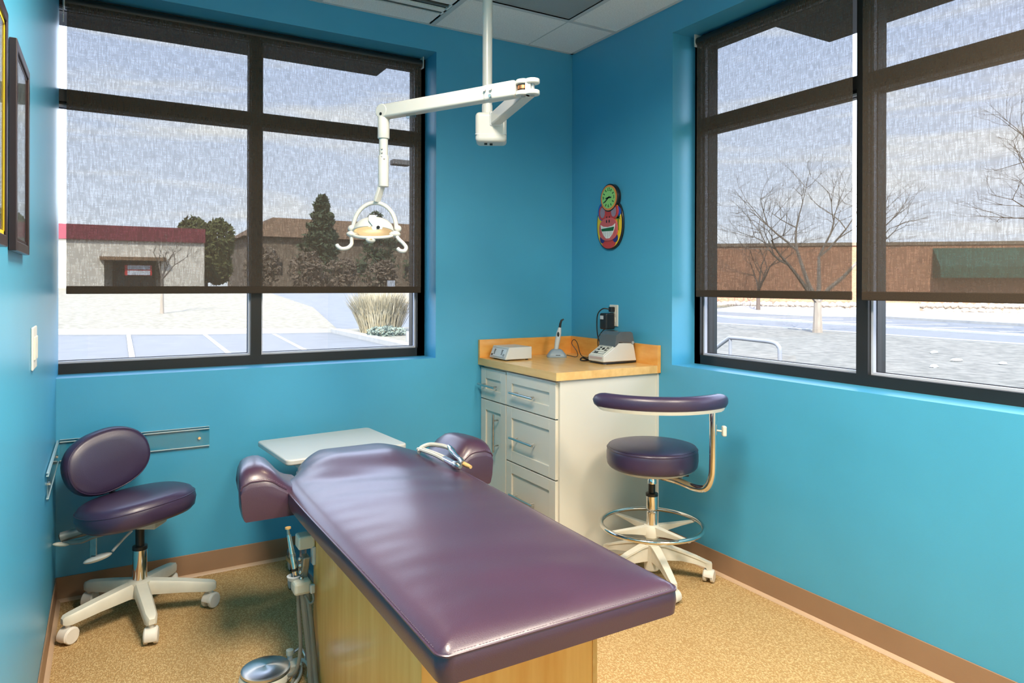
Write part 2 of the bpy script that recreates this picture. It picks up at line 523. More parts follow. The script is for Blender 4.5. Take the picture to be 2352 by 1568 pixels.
# unlit recessed light in the grid
t = thing('ceiling_light', 'square recessed ceiling light, switched off, grey lens above the hanging lamp', 'ceiling light', (-0.63, -0.737, H))
MB().box(-0.292, 0.292, -0.292, 0.292, 0.004, 0.05).build('lens', M['lens'], t, smooth=0)
f = MB()
for a in ((-0.305, 0.305, -0.305, -0.292), (-0.305, 0.305, 0.292, 0.305), (-0.305, -0.292, -0.305, 0.305), (0.292, 0.305, -0.305, 0.305)):
    f.box(*a, -0.002, 0.05)
f.build('light_frame', M['tee'], t, smooth=0)

# linear slot diffuser
t = thing('air_diffuser', 'linear ceiling air diffuser with two dark slots beside the hanging lamp pole', 'air vent', (-1.24, -0.216, H))
f = MB()
f.box(-0.30, 0.292, 0.055, 0.212, 0, 0.014)
f.box(-0.30, 0.292, -0.014, 0.018, 0, 0.014)
f.box(-0.30, 0.292, -0.212, -0.088, 0, 0.014)
f.box(0.282, 0.292, -0.212, 0.212, 0, 0.014)
f.build('face_plate', M['ceil'], t, smooth=0)
for ya, yb in ((0.018, 0.055), (-0.088, -0.014)):
    s_ = MB().box(-0.30, 0.282, ya, yb, 0.010, 0.014).build('slot', M['dark'], t, smooth=0)
    MB().box(-0.30, 0.282, (ya + yb) / 2 - 0.004, (ya + yb) / 2 + 0.004, 0.001, 0.011).build('slot_bar', M['alu'], s_, smooth=0)

# lit troffers added out of frame to brighten the interior
def troffer(x, y, sx, sy, label):
    t = thing('fill_troffer', label, 'ceiling light', (x, y, H))
    MB().box(-sx / 2, sx / 2, -sy / 2, sy / 2, 0.03, 0.06).build('housing', M['white'], t, smooth=0)
    lm = mat('fill_lens', (0.8, 0.8, 0.78, 1), 0.4, emis=FILL_COL + (1,), estr=1.5)
    MB().box(-sx / 2, sx / 2, -sy / 2, sy / 2, 0.004, 0.012).build('lens', lm, t, smooth=0)
    ld = bpy.data.lights.new('fill_lamp', 'AREA')
    ld.shape = 'RECTANGLE'; ld.size = sx * 0.9; ld.size_y = sy * 0.9
    ld.energy = FILL_W * sx * sy / 0.72; ld.color = FILL_COL; ld.spread = math.radians(160)
    lo = bpy.data.objects.new('fill_lamp', ld); COL.objects.link(lo); lo.parent = t
    lo.location = (0, 0, -0.004)
    return t
troffer(-1.849, -2.262, 0.58, 1.19, 'added unseen fill troffer over the foot end of the bench')
troffer(-0.63, -3.482, 0.58, 1.19, 'added unseen fill troffer near the rear wall')

# vinyl baseboards
def baseboard(name, pts, nrm):
    (x0, y0), (x1, y1) = pts
    nx, ny = nrm
    b = MB().box(min(x0, x1) + min(0, nx * .005), max(x0, x1) + max(0, nx * .005), min(y0, y1) + min(0, ny * .005), max(y0, y1) + max(0, ny * .005), 0.0, 0.102)
    o = structure(b.build(name, M['base'], smooth=0, bevel=0.002))
    pr = [(0, 0.012), (0.006, 0.010), (0.013, 0.005), (0.016, 0.0005), (0, 0.0005)]
    r0 = [(x0 + nx * (.004 + d), y0 + ny * (.004 + d), z) for d, z in pr]
    r1 = [(x1 + nx * (.004 + d), y1 + ny * (.004 + d), z) for d, z in pr]
    MB().loft([r0, r1]).build('cove_toe', M['basetoe'], o)
baseboard('baseboard_back', ((W, 0), (-0.60, 0)), (0, -1))
baseboard('baseboard_right', ((0, -0.77), (0, YB)), (-1, 0))
baseboard('baseboard_left', ((W, -0.006), (W, YB)), (1, 0))

# ------------------------------------------------------------------ windows
def window(name, U0, U1, mull, mw, tz0, tz1, P, j0, j1, label):
    """U0..U1 opening along the wall, mull centre, P(u,d,z) -> world"""
    D0, DG, D1 = 0.155, 0.205, 0.275
    def bx(mb, u0, u1, d0, d1, z0, z1):
        a, b = P(u0, d0, z0), P(u1, d1, z1)
        return mb.box(a[0], b[0], a[1], b[1], a[2], b[2])
    lo, hi = min(U0, U1), max(U0, U1)
    fr = MB()
    for (a, b) in ((D0, DG - 0.006), (DG + 0.006, D1)):
        bx(fr, lo, lo + j0, a, b, HS, HT); bx(fr, hi - j1, hi, a, b, HS, HT)
        bx(fr, lo, hi, a, b, HS, HS + 0.046); bx(fr, lo, hi, a, b, HT - 0.046, HT)
    bx(fr, lo, lo + j0 - 0.004, D0, D1, HS, HT); bx(fr, hi - j1 + 0.004, hi, D0, D1, HS, HT)
    root = structure(fr.build(name, M['frame'], smooth=0), label)
    m = MB(); bx(m, mull - mw / 2, mull + mw / 2, D0, D1, HS + 0.046, HT - 0.046); m.build('mullion', M['frame'], root, smooth=0)
    for a, b in ((lo + j0, mull - mw / 2), (mull + mw / 2, hi - j1)):
        m = MB(); bx(m, a, b, D0, D1, tz0 + 0.010, tz1); bx(m, a, b, D0 + 0.02, D1, tz0, tz0 + 0.010)
        m.build('transom', M['frame'], root, smooth=0)
        for z0, z1 in ((HS + 0.046, tz0), (tz1, HT - 0.046)):
            m = MB(); bx(m, a + 0.002, b - 0.002, DG - 0.0015, DG + 0.0015, z0 + 0.002, z1 - 0.002)
            p = m.build('pane', M['glass'], root, smooth=0)
            bd = MB()  # pale strips stand in for reflections inside the frame
            g = 0.009
            for d0, d1 in ((D0 + 0.022, DG - 0.008),):
                bx(bd, a, a + g, d0, d1, z0, z1); bx(bd, b - g, b, d0, d1, z0, z1)
                bx(bd, a + g, b - g, d0, d1, z0, z0 + g); bx(bd, a + g, b - g, d0, d1, z1 - g, z1)
            bd.build('reflection_bead', M['bead'], root, smooth=0)
            gk = MB()
            g = 0.012
            bx(gk, a, a + g, DG - 0.006, DG - 0.002, z0, z1); bx(gk, b - g, b, DG - 0.006, DG - 0.002, z0, z1)
            bx(gk, a + g, b - g, DG - 0.006, DG - 0.002, z0, z0 + g); bx(gk, a + g, b - g, DG - 0.006, DG - 0.002, z1 - g, z1)
            gk.build('gasket', M['black'], root, smooth=0)
    return root
window('window_1', -2.70, -0.904, -1.809, 0.050, 2.127, 2.188, lambda u, d, z: (u, d, z), 0.045, 0.045, 'wide dark-framed window facing the car park with striped bays')
window('window_2', -2.70, -0.8706, -1.786, 0.050, 2.118, 2.180, lambda u, d, z: (d, u, z), 0.045, 0.040, 'dark-framed window facing the lawn and brick building')

# ------------------------------------------------------------------ roller blinds
def blind(u0, u1, P, zb, label, roller_r=0.023, wob=1.0):
    lo, hi = min(u0, u1), max(u0, u1)
    c = P((lo + hi) / 2, 0.115, zb)
    t = thing('roller_blind', label, 'window blind', c, group='brown roller blinds')
    nu, nz = 40, 36
    zt = HT - 0.040
    vs, fs = [], []
    for i in range(nz + 1):
        for j in range(nu + 1):
            u = lo + (hi - lo) * j / nu; z = zb + 0.034 + (zt - zb - 0.034) * i / nz
            d = 0.115 + wob * 0.0025 * math.sin(u * 9.0 + 1.3 * math.sin(z * 2)) * (1 - i / nz) ** 1.2
            vs.append(P(u, d, z))
    for i in range(nz):
        for j in range(nu):
            a = i * (nu + 1) + j
            fs.append((a, a + 1, a + nu + 2, a + nu + 1))
    m = MB(); m.add(vs, fs); m.build('screen_fabric', M['screen'], t, smooth=60, off=c)
    m = MB()
    a, b = P(lo, 0.111, zb), P(hi, 0.119, zb + 0.035)
    m.box(a[0], b[0], a[1], b[1], a[2], b[2]); m.build('hem_bar', M['hem'], t, smooth=0, bevel=0.003, off=c)
    m = MB(); m.cyl(P(lo - 0.008, 0.135, HT - 0.036), P(hi + 0.008, 0.135, HT - 0.036), roller_r, 24)
    m.build('roller', M['black'], t, off=c)
    for u, s in ((lo - 0.010, -1), (hi + 0.010, 1)):
        m = MB()
        a, b = P(u - 0.0025, 0.108, HT - 0.064), P(u + 0.0025, 0.154, HT - 0.001)
        m.box(a[0], b[0], a[1], b[1], a[2], b[2]); m.build('bracket', M['white'], t, smooth=0, off=c)
    return t
PA = lambda u, d, z: (u, d, z)
PB = lambda u, d, z: (d, u, z)
ba = blind(-2.606, -0.944, PA, 1.290, 'wide brown roller blind half drawn over the car park window')
blind(-0.922, -1.769, PB, 1.278, 'brown roller blind beside the wall clock, half drawn over the lawn window')
blind(-1.811, -2.655, PB, 1.278, 'brown roller blind over the lawn window, further from the wall clock')
# bead chain of the wide blind, up in its corner
m = MB()
for k in range(26):
    m.ball((-2.620, 0.122 + (0.012 if k % 2 else -0.0), 2.590 - 0.009 * (k // 2)), 0.0032, n=8, m=5)
m.build('bead_chain', M['white'], ba, off=tuple(ba.location))

# ------------------------------------------------------------------ exterior of this building
t = MB(); t.box(-5.0, -0.82, 0.3, 1.217, 2.80, 2.98)
structure(tag(t.build('canopy_roof', M['soffit'], smooth=0), 'dark flat canopy outside above the car park window', 'canopy'))
t = MB(); t.box(0.3, 1.296, -5.5, -0.834, 2.80, 2.98)
structure(tag(t.build('canopy_roof', M['soffit'], smooth=0), 'dark flat canopy outside above the lawn window', 'canopy'))
structure(MB().box(-8, 0.3, YB - 4, 0.3, H + 0.261, H + 0.6).build('roof', M['soffit'], smooth=0))
# ================================================================== OUTSIDE
G = -0.75
def gh(y):
    return G + (0 if y < 28 else min((y - 28) / 32, 1.15) * 1.4)

def ground_mesh(xs, ys, dz, inside=None):
    m = MB(); idx = {}
    for i in range(len(xs) - 1):
        for j in range(len(ys) - 1):
            cx, cy = (xs[i] + xs[i + 1]) / 2, (ys[j] + ys[j + 1]) / 2
            if inside and not inside(cx, cy): continue
            q = []
            for a, b in ((i, j), (i + 1, j), (i + 1, j + 1), (i, j + 1)):
                if (a, b) not in idx:
                    idx[(a, b)] = len(m.v); m.v.append((xs[a], ys[b], gh(ys[b]) + dz))
                q.append(idx[(a, b)])
            m.f.append(tuple(q))
    return m
structure(ground_mesh([-90, -40, 0, 40, 90, 150], [-60, -20, 0, 14, 28, 34, 44, 52, 60, 64, 120, 180], 0).build('ground', M['asphalt'], smooth=60), 'pale asphalt of the car park and road')

def strip_poly(name, left, right, dz, m, th=0.25):
    """ground slab between two polylines given as (x, y) pairs from near to far"""
    b = MB(); rings = []
    for (x0, y0), (x1, y1) in zip(left, right):
        k = 1
        z0, z1 = gh(y0), gh(y1)
        rings.append([(x0, y0, z0 + dz), (x1, y1, z1 + dz), (x1, y1, z1 - th), (x0, y0, z0 - th)])
    b.loft(rings)
    return b.build(name, m, smooth=0)
cy = lambda x: 27.0 + (6.3 - x) * 0.277
structure(strip_poly('lawn', [(-40, cy(-40)), (-40, 45), (-40, 52), (-40, 60), (-40, 66)], [(6.4, 27.1), (8.75, 40.5), (9.1, 50), (9.4, 57), (9.8, 66)], 0.13, M['drygrass']), 'dry grass bank beyond the striped parking bays')
structure(strip_poly('curb', [(-40, cy(-40) - 0.5), (-40, cy(-40) - 0.05)], [(6.3, 26.6), (6.3, 27.05)], 0.15, M['concrete']))
structure(strip_poly('lawn', [(6.3, 16.5), (6.35, 22), (6.4, 27.0)], [(11.5, 16.5), (11.0, 22), (10.0, 27.0)], 0.12, M['drygrass']), 'small planted island with pampas grass')
structure(strip_poly('curb', [(5.85, 16.4), (5.95, 22), (6.0, 26.8)], [(6.3, 16.4), (6.38, 22), (6.42, 26.8)], 0.16, M['concrete']))
structure(strip_poly('lawn', [(16.5, 41), (17, 52), (17.5, 60), (18, 100)], [(70, 30), (75, 52), (80, 60), (90, 100)], 0.12, M['drygrass']), 'far dry lawn beyond the road')
for (a, b), (c, d) in (((-1.69, 28.6), (-1.90, 14.0)), ((1.07, 27.9), (0.55, 14.0)), ((3.64, 26.9), (2.60, 14.0)), ((-4.5, 29.3), (-4.2, 14.0))):
    mk = MB(); h = 0.075
    mk.add([(a - h, b, gh(b) + .004), (a + h, b, gh(b) + .004), (c + h, d, gh(d) + .004), (c - h, d, gh(d) + .004),
            (a - h, b, gh(b) + .012), (a + h, b, gh(b) + .012), (c + h, d, gh(d) + .012), (c - h, d, gh(d) + .012)],
           [(0, 1, 2, 3), (4, 7, 6, 5), (0, 4, 5, 1), (1, 5, 6, 2), (2, 6, 7, 3), (3, 7, 4, 0)])
    structure(mk.build('parking_line_trim', M['linepaint'], smooth=0))
# lawn side of the building
structure(strip_poly('lawn', [(1.5, -30), (1.5, 2.0), (16, 24), (22, 30)], [(24.2, -30), (24.2, 8), (24.9, 22.5), (24.6, 31)], 0.12, M['lawnB']), 'dormant lawn outside the double-blind window')
structure(strip_poly('curb', [(24.25, -30), (24.25, 8), (25.0, 22.5), (24.7, 33)], [(24.65, -30), (24.65, 8), (25.4, 22.5), (25.1, 33)], 0.15, M['concrete']))
structure(strip_poly('curb', [(30.2, -30), (30.9, 10.9), (32.4, 29.6), (33, 36)], [(30.9, -30), (31.6, 10.9), (33.1, 29.6), (33.7, 36)], 0.06, M['linepaint']))
structure(strip_poly('pavement', [(36.5, -30), (38.9, 12), (41.5, 25), (36.0, 33)], [(80, -30), (80, 12), (70, 25), (60, 45)], 0.14, M['concrete']), 'pale pavement in front of the brick building')
for k in range(6):
    y = 12 + 3.2 * k
    mk = MB().obox((35.4 + 0.05 * k, y, gh(y) + 0.01), (2.2, -0.9, 0), (0.03, 0.08, 0), (0, 0, 0.006))
    structure(mk.build('parking_line_trim', M['linepaint'], smooth=0))

# ---- foliage helpers
def leaves(mb, c, r, n, size, rnd, shell=0.55, up=0.0):
    for _ in range(n):
        d = Vector((rnd.gauss(0, 1), rnd.gauss(0, 1), rnd.gauss(0, 1))).normalized()
        k = shell + (1 - shell) * rnd.random() ** 0.5
        p = Vector((c[0] + d.x * r[0] * k, c[1] + d.y * r[1] * k, c[2] + d.z * r[2] * k))
        a = Vector((rnd.gauss(0, 1), rnd.gauss(0, 1), rnd.gauss(0, 1) + up)).normalized()
        b = a.orthogonal().normalized()
        s = size * (0.6 + 0.8 * rnd.random())
        mb.add([p - a * s, p + b * s * 0.45, p + a * s, p - b * s * 0.45], [(0, 1, 2, 3)])

def leafy_tree(name, label, cat, loc, blobs, n, size, m, bark, trunk_r, trunk_h, seed, group=None):
    rnd = random.Random(seed)
    t = thing(name, label, cat, loc, group=group)
    fb = MB()
    for c, r in blobs: leaves(fb, c, r, n, size, rnd)
    fb.build('crown', m, t, smooth=0)
    tb = MB(); tb.cyl((0, 0, -0.3), (0, 0, trunk_h), trunk_r, 10, trunk_r * 0.5)
    tb.build('trunk', bark, t)
    return t
leafy_tree('evergreen_tree', 'rounded olive-green tree at the end of the beige building', 'tree', (6.75, 77.8, 0.8),
           [((-1.25, 0, 5.5), (1.8, 1.8, 2.3)), ((1.25, 0, 5.3), (1.7, 1.7, 2.45)), ((0, 0.4, 3.2), (2.55, 2.1, 2.45)), ((1.25, 0, 2.3), (1.4, 1.4, 1.8))], 1500, 0.30, M['leafg'], M['bark2'], 0.25, 5.0, 3)
blobs = []
rb = random.Random(77)
for k in range(15):
    z = 2.0 + k * 0.66; r = 2.9 * (1 - (k / 15.5) ** 1.7) * rb.uniform(.62, 1.0) + .3
    a = rb.random() * 6.28; q = rb.uniform(.1, .9) * (1 - k / 16)
    blobs.append(((q * math.cos(a), q * math.sin(a), z), (r, r, 0.75)))
leafy_tree('pine_tree', 'tall dark pine rising above the brown roof', 'tree', (21.2, 85, 0.8), blobs, 260, 0.36, M['pine'], M['bark2'], 0.28, 11.0, 5)
leafy_tree('pine_tree', 'shorter bushy pine standing under the exam lamp outline', 'tree', (29.5, 88, 0.8),
           [((0, 0, 3), (3.0, 3, 2.6)), ((0.4, 0, 6.2), (2.3, 2.3, 2.3)), ((-0.2, 0, 8.8), (1.3, 1.3, 1.8))], 330, 0.40, M['pine'], M['bark2'], 0.28, 8.0, 6)
leafy_tree('pine_tree', 'pine beside the car park lamp post, seen at the blind edge', 'tree', (38, 92, 0.8),
           [((0, 0, 3), (3.2, 3, 2.8)), ((0.2, 0, 6.4), (2.2, 2.2, 2.6)), ((0, 0, 9), (1.2, 1.2, 1.6))], 300, 0.42, M['pine'], M['bark2'], 0.28, 8.0, 8)
shr = ['brown leafless shrub close to the beige building', 'brown shrub under the tall pine', 'greyish shrub between the two pines', 'brown shrub along the far road', 'wide brown shrub below the exam lamp outline', 'brown shrub near the car park lamp post']
for k, (x, y, r, hh) in enumerate(((11.5, 72, 1.9, 4.6), (15.5, 70, 1.9, 4.2), (19.7, 72, 2.0, 3.6), (24, 71, 2.0, 3.4), (28.3, 69, 2.0, 3.0), (32.7, 68, 2.0, 3.4))):
    leafy_tree('shrub', shr[k], 'shrub', (x, y, 0.75), [((0, 0, hh * .45), (r, r * .8, hh * .5)), ((0.6, 0, hh * .6), (r * .6, r * .5, hh * .4))], 420, 0.26, M['shrub'], M['bark2'], 0.1, hh * .4, 20 + k, 'shrubs beyond the road')

def bare_tree(name, label, loc, height, trunk_h, r0, spread, seed, depth=5, m=None, lean=0.0):
    rnd = random.Random(seed)
    t = thing(name, label, 'tree', loc, group='leafless trees')
    tr = MB()
    top = Vector((lean, 0, trunk_h))
    tr.tube([(0, 0, -0.2), (lean * .3, 0, trunk_h * .5), top], [r0 * 1.25, r0, r0 * .9], 10)
    tr.build('trunk', m or M['bark'], t)
    br = MB()
    def grow(p, d, L, r, k):
        n = 3
        pts = [p]; q = p.copy(); dd = d.copy()
        for _ in range(n):
            dd = (dd + Vector((rnd.gauss(0, .12), rnd.gauss(0, .12), rnd.gauss(0, .08) + .03))).normalized()
            q = q + dd * L / n
            pts.append(q.copy())
        br.tube(pts, [r * (1 - .45 * i / n) for i in range(n + 1)], 5 if k < 2 else 3)
        if k >= depth: return
        for _ in range(2 if k == 0 else 3):
            nd = (dd + Vector((rnd.gauss(0, spread), rnd.gauss(0, spread), rnd.gauss(0, spread * .6)))).normalized()
            if nd.z < -.05: nd.z = .1
            s = pts[rnd.choice((2, 3, 3))]
            grow(s, nd, L * (0.62 + .2 * rnd.random()), r * .52, k + 1)
    for _ in range(4):
        a = rnd.random() * 2 * PI
        grow(top.copy(), Vector((math.cos(a) * .75, math.sin(a) * .75, 1)).normalized(), (height - trunk_h) * .36, r0 * .6, 0)
    br.build('branches', m or M['bark'], t, smooth=60)
    return t
bare_tree('bare_tree', 'leafless tree with pale forked trunk on the lawn by the curb', (23.6, 15.4, G + .1), 8.0, 1.3, 0.18, .55, 11)
bare_tree('bare_tree', 'leafless dark-twigged tree before the green awning', (33.5, 8.5, G + .1), 11.0, 1.8, 0.22, .55, 12, m=M['bark2'])
bare_tree('bare_tree', 'smaller leafless tree close to the brick building corner', (39.0, 31.5, G + .1), 7.5, 1.6, 0.14, .55, 14, m=M['bark2'])
bare_tree('bare_tree', 'slim young leafless tree on the dry grass bank', (0.06, 37.4, -0.3), 4.6, 1.9, 0.085, .5, 13, depth=3)

# ---- pampas clump and junipers on the island
rnd = random.Random(4)
def grass_clump(label, loc, r, h, n, seed):
    rnd = random.Random(seed)
    g = MB()
    for _ in range(n):
        a = rnd.random() * 2 * PI; q = r * rnd.random() ** .5 * .6
        b = Vector((math.cos(a) * q, math.sin(a) * q, 0))
        hh = h * (0.65 + .4 * rnd.random()); ln = r * .7 * rnd.random()
        a2 = a + rnd.gauss(0, .4)
        tip = b + Vector((math.cos(a2) * ln, math.sin(a2) * ln, hh))
        mid = (b + tip) / 2 + Vector((0, 0, hh * .12))
        s = Vector((-math.sin(a2), math.cos(a2), 0)) * 0.018
        g.add([b - s, b + s, mid + s, mid - s, tip], [(0, 1, 2, 3), (3, 2, 4)])
    o = g.build('pampas_grass', M['straw'], smooth=0)
    o.location = loc
    return tag(o, label, 'ornamental grass')
grass_clump('straw-coloured pampas clump on the planted island', (7.4, 24.3, G + .12), 1.35, 1.75, 2000, 41)
for k, (x, y, lb) in enumerate(((6.95, 22.3, 'low grey-green juniper in front of the pampas clump'), (9.0, 21.9, 'low spreading juniper beside the lamp post base'), (7.9, 20.3, 'small juniper at the near tip of the planted island'))):
    g = MB(); leaves(g, (0, 0, 0.12), (0.8, 0.6, 0.22), 420, 0.09, random.Random(60 + k))
    o = g.build('juniper_shrub', M['juniper'], smooth=0); o.location = (x, y, G + .14)
    tag(o, lb, 'shrub')
# car park lamp post
t = thing('lamp_post', 'car park lamp post with flat box head behind the blind', 'street lamp', (6.55, 18.7, G))
MB().cyl((0, 0, 0), (0, 0, 6.3), 0.075, 12, 0.05).build('pole', M['bronze'], t)
MB().cyl((0, 0, 0), (0, 0, 0.5), 0.2, 16).build('footing', M['concrete'], t)
MB().box(-0.75, -0.12, -0.17, 0.17, 6.13, 6.30).build('lamp_head', M['bronze'], t, smooth=0, bevel=0.02)
MB().box(-0.14, 0.05, -0.03, 0.03, 6.18, 6.25).build('bracket_arm', M['bronze'], t, smooth=0)
# thin sign post by the road
t = thing('sign_post', 'thin white road sign post behind the pampas clump', 'sign post', (11.3, 33.5, gh(33.5)))
MB().cyl((0, 0, 0), (0, 0, 1.5), 0.035, 8).build('post', M['pipe'], t)
MB().box(-0.22, 0.22, -0.01, 0.01, 1.45, 2.1).build('sign_face', M['signwhite'], t, smooth=0)

# ---- beige building with burgundy fascia
B0 = (-6, 66, 0.7)
t = thing('office_building', 'beige building with burgundy fascia beyond the car park', 'building', B0)
wb = MB()
wb.box(-45, -2.66, 66, 74, 0.3, 5.25); wb.box(1.75, 5.3, 66, 74, 0.3, 5.25); wb.box(-2.66, 1.75, 66, 74, 3.72, 5.25); wb.box(-2.66, 1.75, 69, 74, 0.3, 3.72)
wb.build('wall', M['beige'], t, smooth=0, off=B0)
MB().box(-45.3, 5.35, 65.7, 74.3, 5.15, 6.42).build('fascia', M['burgundy'], t, smooth=0, off=B0)
MB().box(-3.0, 2.1, 65.2, 66.1, 3.42, 3.72).build('entrance_canopy', M['brownroof'], t, smooth=0, off=B0)
d = MB().box(-2.0, 1.4, 68.7, 68.99, 0.3, 3.4).build('entrance_door', M['bark2'], t, smooth=0, off=B0)
for k, x in enumerate((-1.6, -0.6, 0.4)):
    MB().box(x, x + 0.8, 68.62, 68.7, 0.6, 2.4).build('pane', M['frame'], d, smooth=0, off=B0)
s_ = MB().box(-1.10, 1.0, 66.0, 66.2, 2.12, 3.02).build('sign', M['signred'], t, smooth=0, off=B0)
MB().box(-0.90, 0.86, 65.94, 66.0, 2.64, 3.0).build('sign_panel', M['signwhite'], s_, smooth=0, off=B0)
MB().box(-0.90, 0.86, 65.94, 66.0, 2.16, 2.54).build('sign_panel', M['signwhite'], s_, smooth=0, off=B0)
# far brown building
B1 = (33, 112, 0.8)
t = thing('brown_roof_building', 'large far building with brown hipped roof behind the pines', 'building', B1)
MB().box(17, 60, 112, 135, 0.5, 9.2).build('wall', M['shrub'], t, smooth=0, off=B1)
rf = MB().add([(16, 111, 9.0), (61, 111, 9.0), (61, 136, 9.0), (16, 136, 9.0), (21.5, 117, 12.6), (56, 117, 12.6), (56, 130, 12.6), (21.5, 130, 12.6)],
              [(0, 3, 2, 1), (4, 5, 6, 7), (0, 1, 5, 4), (1, 2, 6, 5), (2, 3, 7, 6), (3, 0, 4, 7)])
rf.build('roof', M['brownroof'], t, smooth=0, off=B1)
for k in range(8):
    MB().box(20 + 4.6 * k, 22 + 4.6 * k, 111.85, 112.0, 3.0, 5.0).build('window', M['frame'], t, smooth=0, off=B1)

# ---- brick building with stone base and green awning
A, Bv = Vector((33.0, 44.3, 0)), Vector((72.0, 8.9, 0))
du = (Bv - A).normalized(); L = (Bv - A).length
ang = math.atan2(du.y, du.x)
t = thing('brick_building', 'long orange brick building with rubble stone base across the road', 'building', (A.x, A.y, G), ang)
# local: x along the front, y into the building
MB().box(0, L, 0, 14, 0.0, 5.35).build('wall', M['brick'], t, smooth=0)
MB().box(-0.1, L + 0.1, -0.12, 14.1, 5.3, 5.55).build('parapet', M['shrub'], t, smooth=0)
def loc_of(x, y):
    v = Vector((x, y, 0)) - A
    return v.dot(du), v.dot(Vector((-du.y, du.x, 0)))
stn = []
for k in range(4):
    rnd = random.Random(90 + k)
    b = MB(); b.ball((0, 0, 0), 0.30, 0.16, 0.22, n=8, m=5)
    b.v = [(p[0] * (1 + rnd.uniform(-.2, .2)), p[1], p[2] * (1 + rnd.uniform(-.2, .2))) for p in b.v]
    me = bpy.data.meshes.new('stone'); me.from_pydata(b.v, [], b.f); me.materials.append(M['stone']); stn.append(me)
rnd = random.Random(17)
cnt = 0
DX0, DX1 = 21.4, 25.6
for row in range(2):
    x = 4.0
    while x < 41 and cnt < 170:
        if not (DX0 - .2 < x < DX1 + .2):
            o = bpy.data.objects.new('stone', rnd.choice(stn)); COL.objects.link(o); o.parent = t
            o.location = (x, -0.10, 0.22 + 0.40 * row + rnd.uniform(-.04, .04)); o.rotation_euler = (0, rnd.uniform(-.3, .3), 0)
            cnt += 1
        x += 0.50 + rnd.uniform(-.05, .08)
MB().box(4, DX0, -0.1, 0.02, 0, 0.85).build('stone_backing', M['shrub'], t, smooth=0)
MB().box(DX1, 41, -0.1, 0.02, 0, 0.85).build('stone_backing', M['shrub'], t, smooth=0)
dr = MB().box(DX0 + 0.1, DX0 + 1.05, -0.06, 0.02, 0, 2.25).build('door', M['tubel'], t, smooth=0)
MB().box(DX0 + 0.3, DX0 + 0.85, -0.08, -0.05, 1.75, 1.9).build('door_sign', M['signwhite'], dr, smooth=0)
MB().box(DX0 + 1.05, DX1, -0.25, 0.05, 0, 0.8).build('planter_wall', M['concrete'], t, smooth=0)
aw = MB()
aw.prism([(0.0, 5.05), (-1.5, 3.6), (-1.5, 2.75), (0.0, 2.75)], 26.6, 41.0, 'YZ')
aw.build('awning', M['awning'], t, smooth=0)
# pipe handrail on the lawn
t = thing('handrail', 'white bent pipe handrail on the lawn', 'railing', (9.0, 6.3, G))
pts = smoothpath([(0, 1.55, 0.25), (0, 1.2, 0.60), (0, 0.70, 0.945), (0, 0.55, 0.985), (0, 0.0, 0.98), (0, -0.45, 0.965), (0, -0.60, 0.90), (0, -0.64, 0.75), (0, -0.64, 0.0)], 5)
MB().tube(pts, 0.042, 12).build('rail', M['pipe'], t)
MB().cyl((0, 0.62, 0), (0, 0.62, 0.95), 0.034, 12).build('post', M['pipe'], t)
for k, (x, y, r) in enumerate(((18.6, 7.9, .14), (16.9, 6.4, .20), (17.1, 5.4, .13), (14.9, 5.9, .12))):
    b = MB(); b.ball((0, 0, 0), r, r * .6, 0.06, n=10, m=4)
    rr = random.Random(k); b.v = [(p[0] * rr.uniform(.7, 1.3), p[1] * rr.uniform(.7, 1.3), p[2]) for p in b.v]
    o = b.build('snow_patch', M['snow']); o.location = (x, y, G + .14)
    tag(o, ['leftover snow patch on the lawn, farthest from the building wall', 'widest leftover snow patch on the lawn', 'small snow patch on the lawn near the widest one', 'snow patch on the lawn closest to the handrail'][k], 'snow patch', 'snow patches')
# ================================================================== EXAM BENCH
def lerp(a, b, t): return a + (b - a) * t
def sstep(a, b, x):
    t = min(1, max(0, (x - a) / (b - a))); return t * t * (3 - 2 * t)

BC = -1.572
bench = thing('exam_bench', 'padded aubergine vinyl dental bench with two bolster wings on a maple box', 'exam bench', (BC, -1.6, 0))
BO = (BC, -1.6, 0)
MB().box(-1.842, -1.364, -2.032, -1.092, 0.0, 0.552).build('wooden_base', M['maple'], bench, smooth=0, bevel=0.002, off=BO)
MB().box(-1.366, -1.352, -2.034, -2.016, 0.0, 0.552).build('corner_trim', M['maple_top'], bench, smooth=0, off=BO)

# pad outline: half width along the length
Y0, Y1 = -2.236, -0.600
ZB, ZS = 0.546, 0.600
def hw(y, side=-1):
    nar = 0.26 if side < 0 else 0.05
    h = 0.316 + 0.012 * sstep(-2.0, -1.1, y)
    r = 0.030
    if y < Y0 + r:                               # rounded near corners
        k = (Y0 + r - y) / r
        h = h - r * (1 - math.sqrt(max(0, 1 - k * k)))
    if -0.90 < y <= -0.80:
        h *= 1 - nar * sstep(-0.90, -0.74, y)
    if y > -0.80:                                # rounded head
        k = (y + 0.80) / (Y1 + 0.80)
        h = 0.328 * (1 - nar * sstep(-0.90, -0.74, y)) * math.sqrt(max(0.0, 1 - k ** 3.0)) + 0.004
    return h
def pad_z(x, y):
    d = min(hw(y, x) - abs(x), y - Y0, (Y1 - y) * 1.0)
    d = max(d, 0)
    soft = 1 - math.exp(-d / 0.022)
    crown = 0.026 * soft + 0.010 * sstep(0, 0.30, d)
    head = 0.040 * sstep(-1.02, -0.76, y) * sstep(0.30, 0.10, abs(x + 0.005))
    ripple = 0.0009 * math.sin(9 * x + 31 * y + 2.2 * math.sin(6 * y + 3 * x)) * sstep(0.04, 0.2, d)
    rip2 = 0.00045 * math.sin(63 * y + 4 * math.sin(7 * x)) * sstep(0.02, 0.06, d) * sstep(0.22, 0.1, d) * (1 if x < 0 else .5)
    return ZS + crown + head + ripple + rip2
ys = []
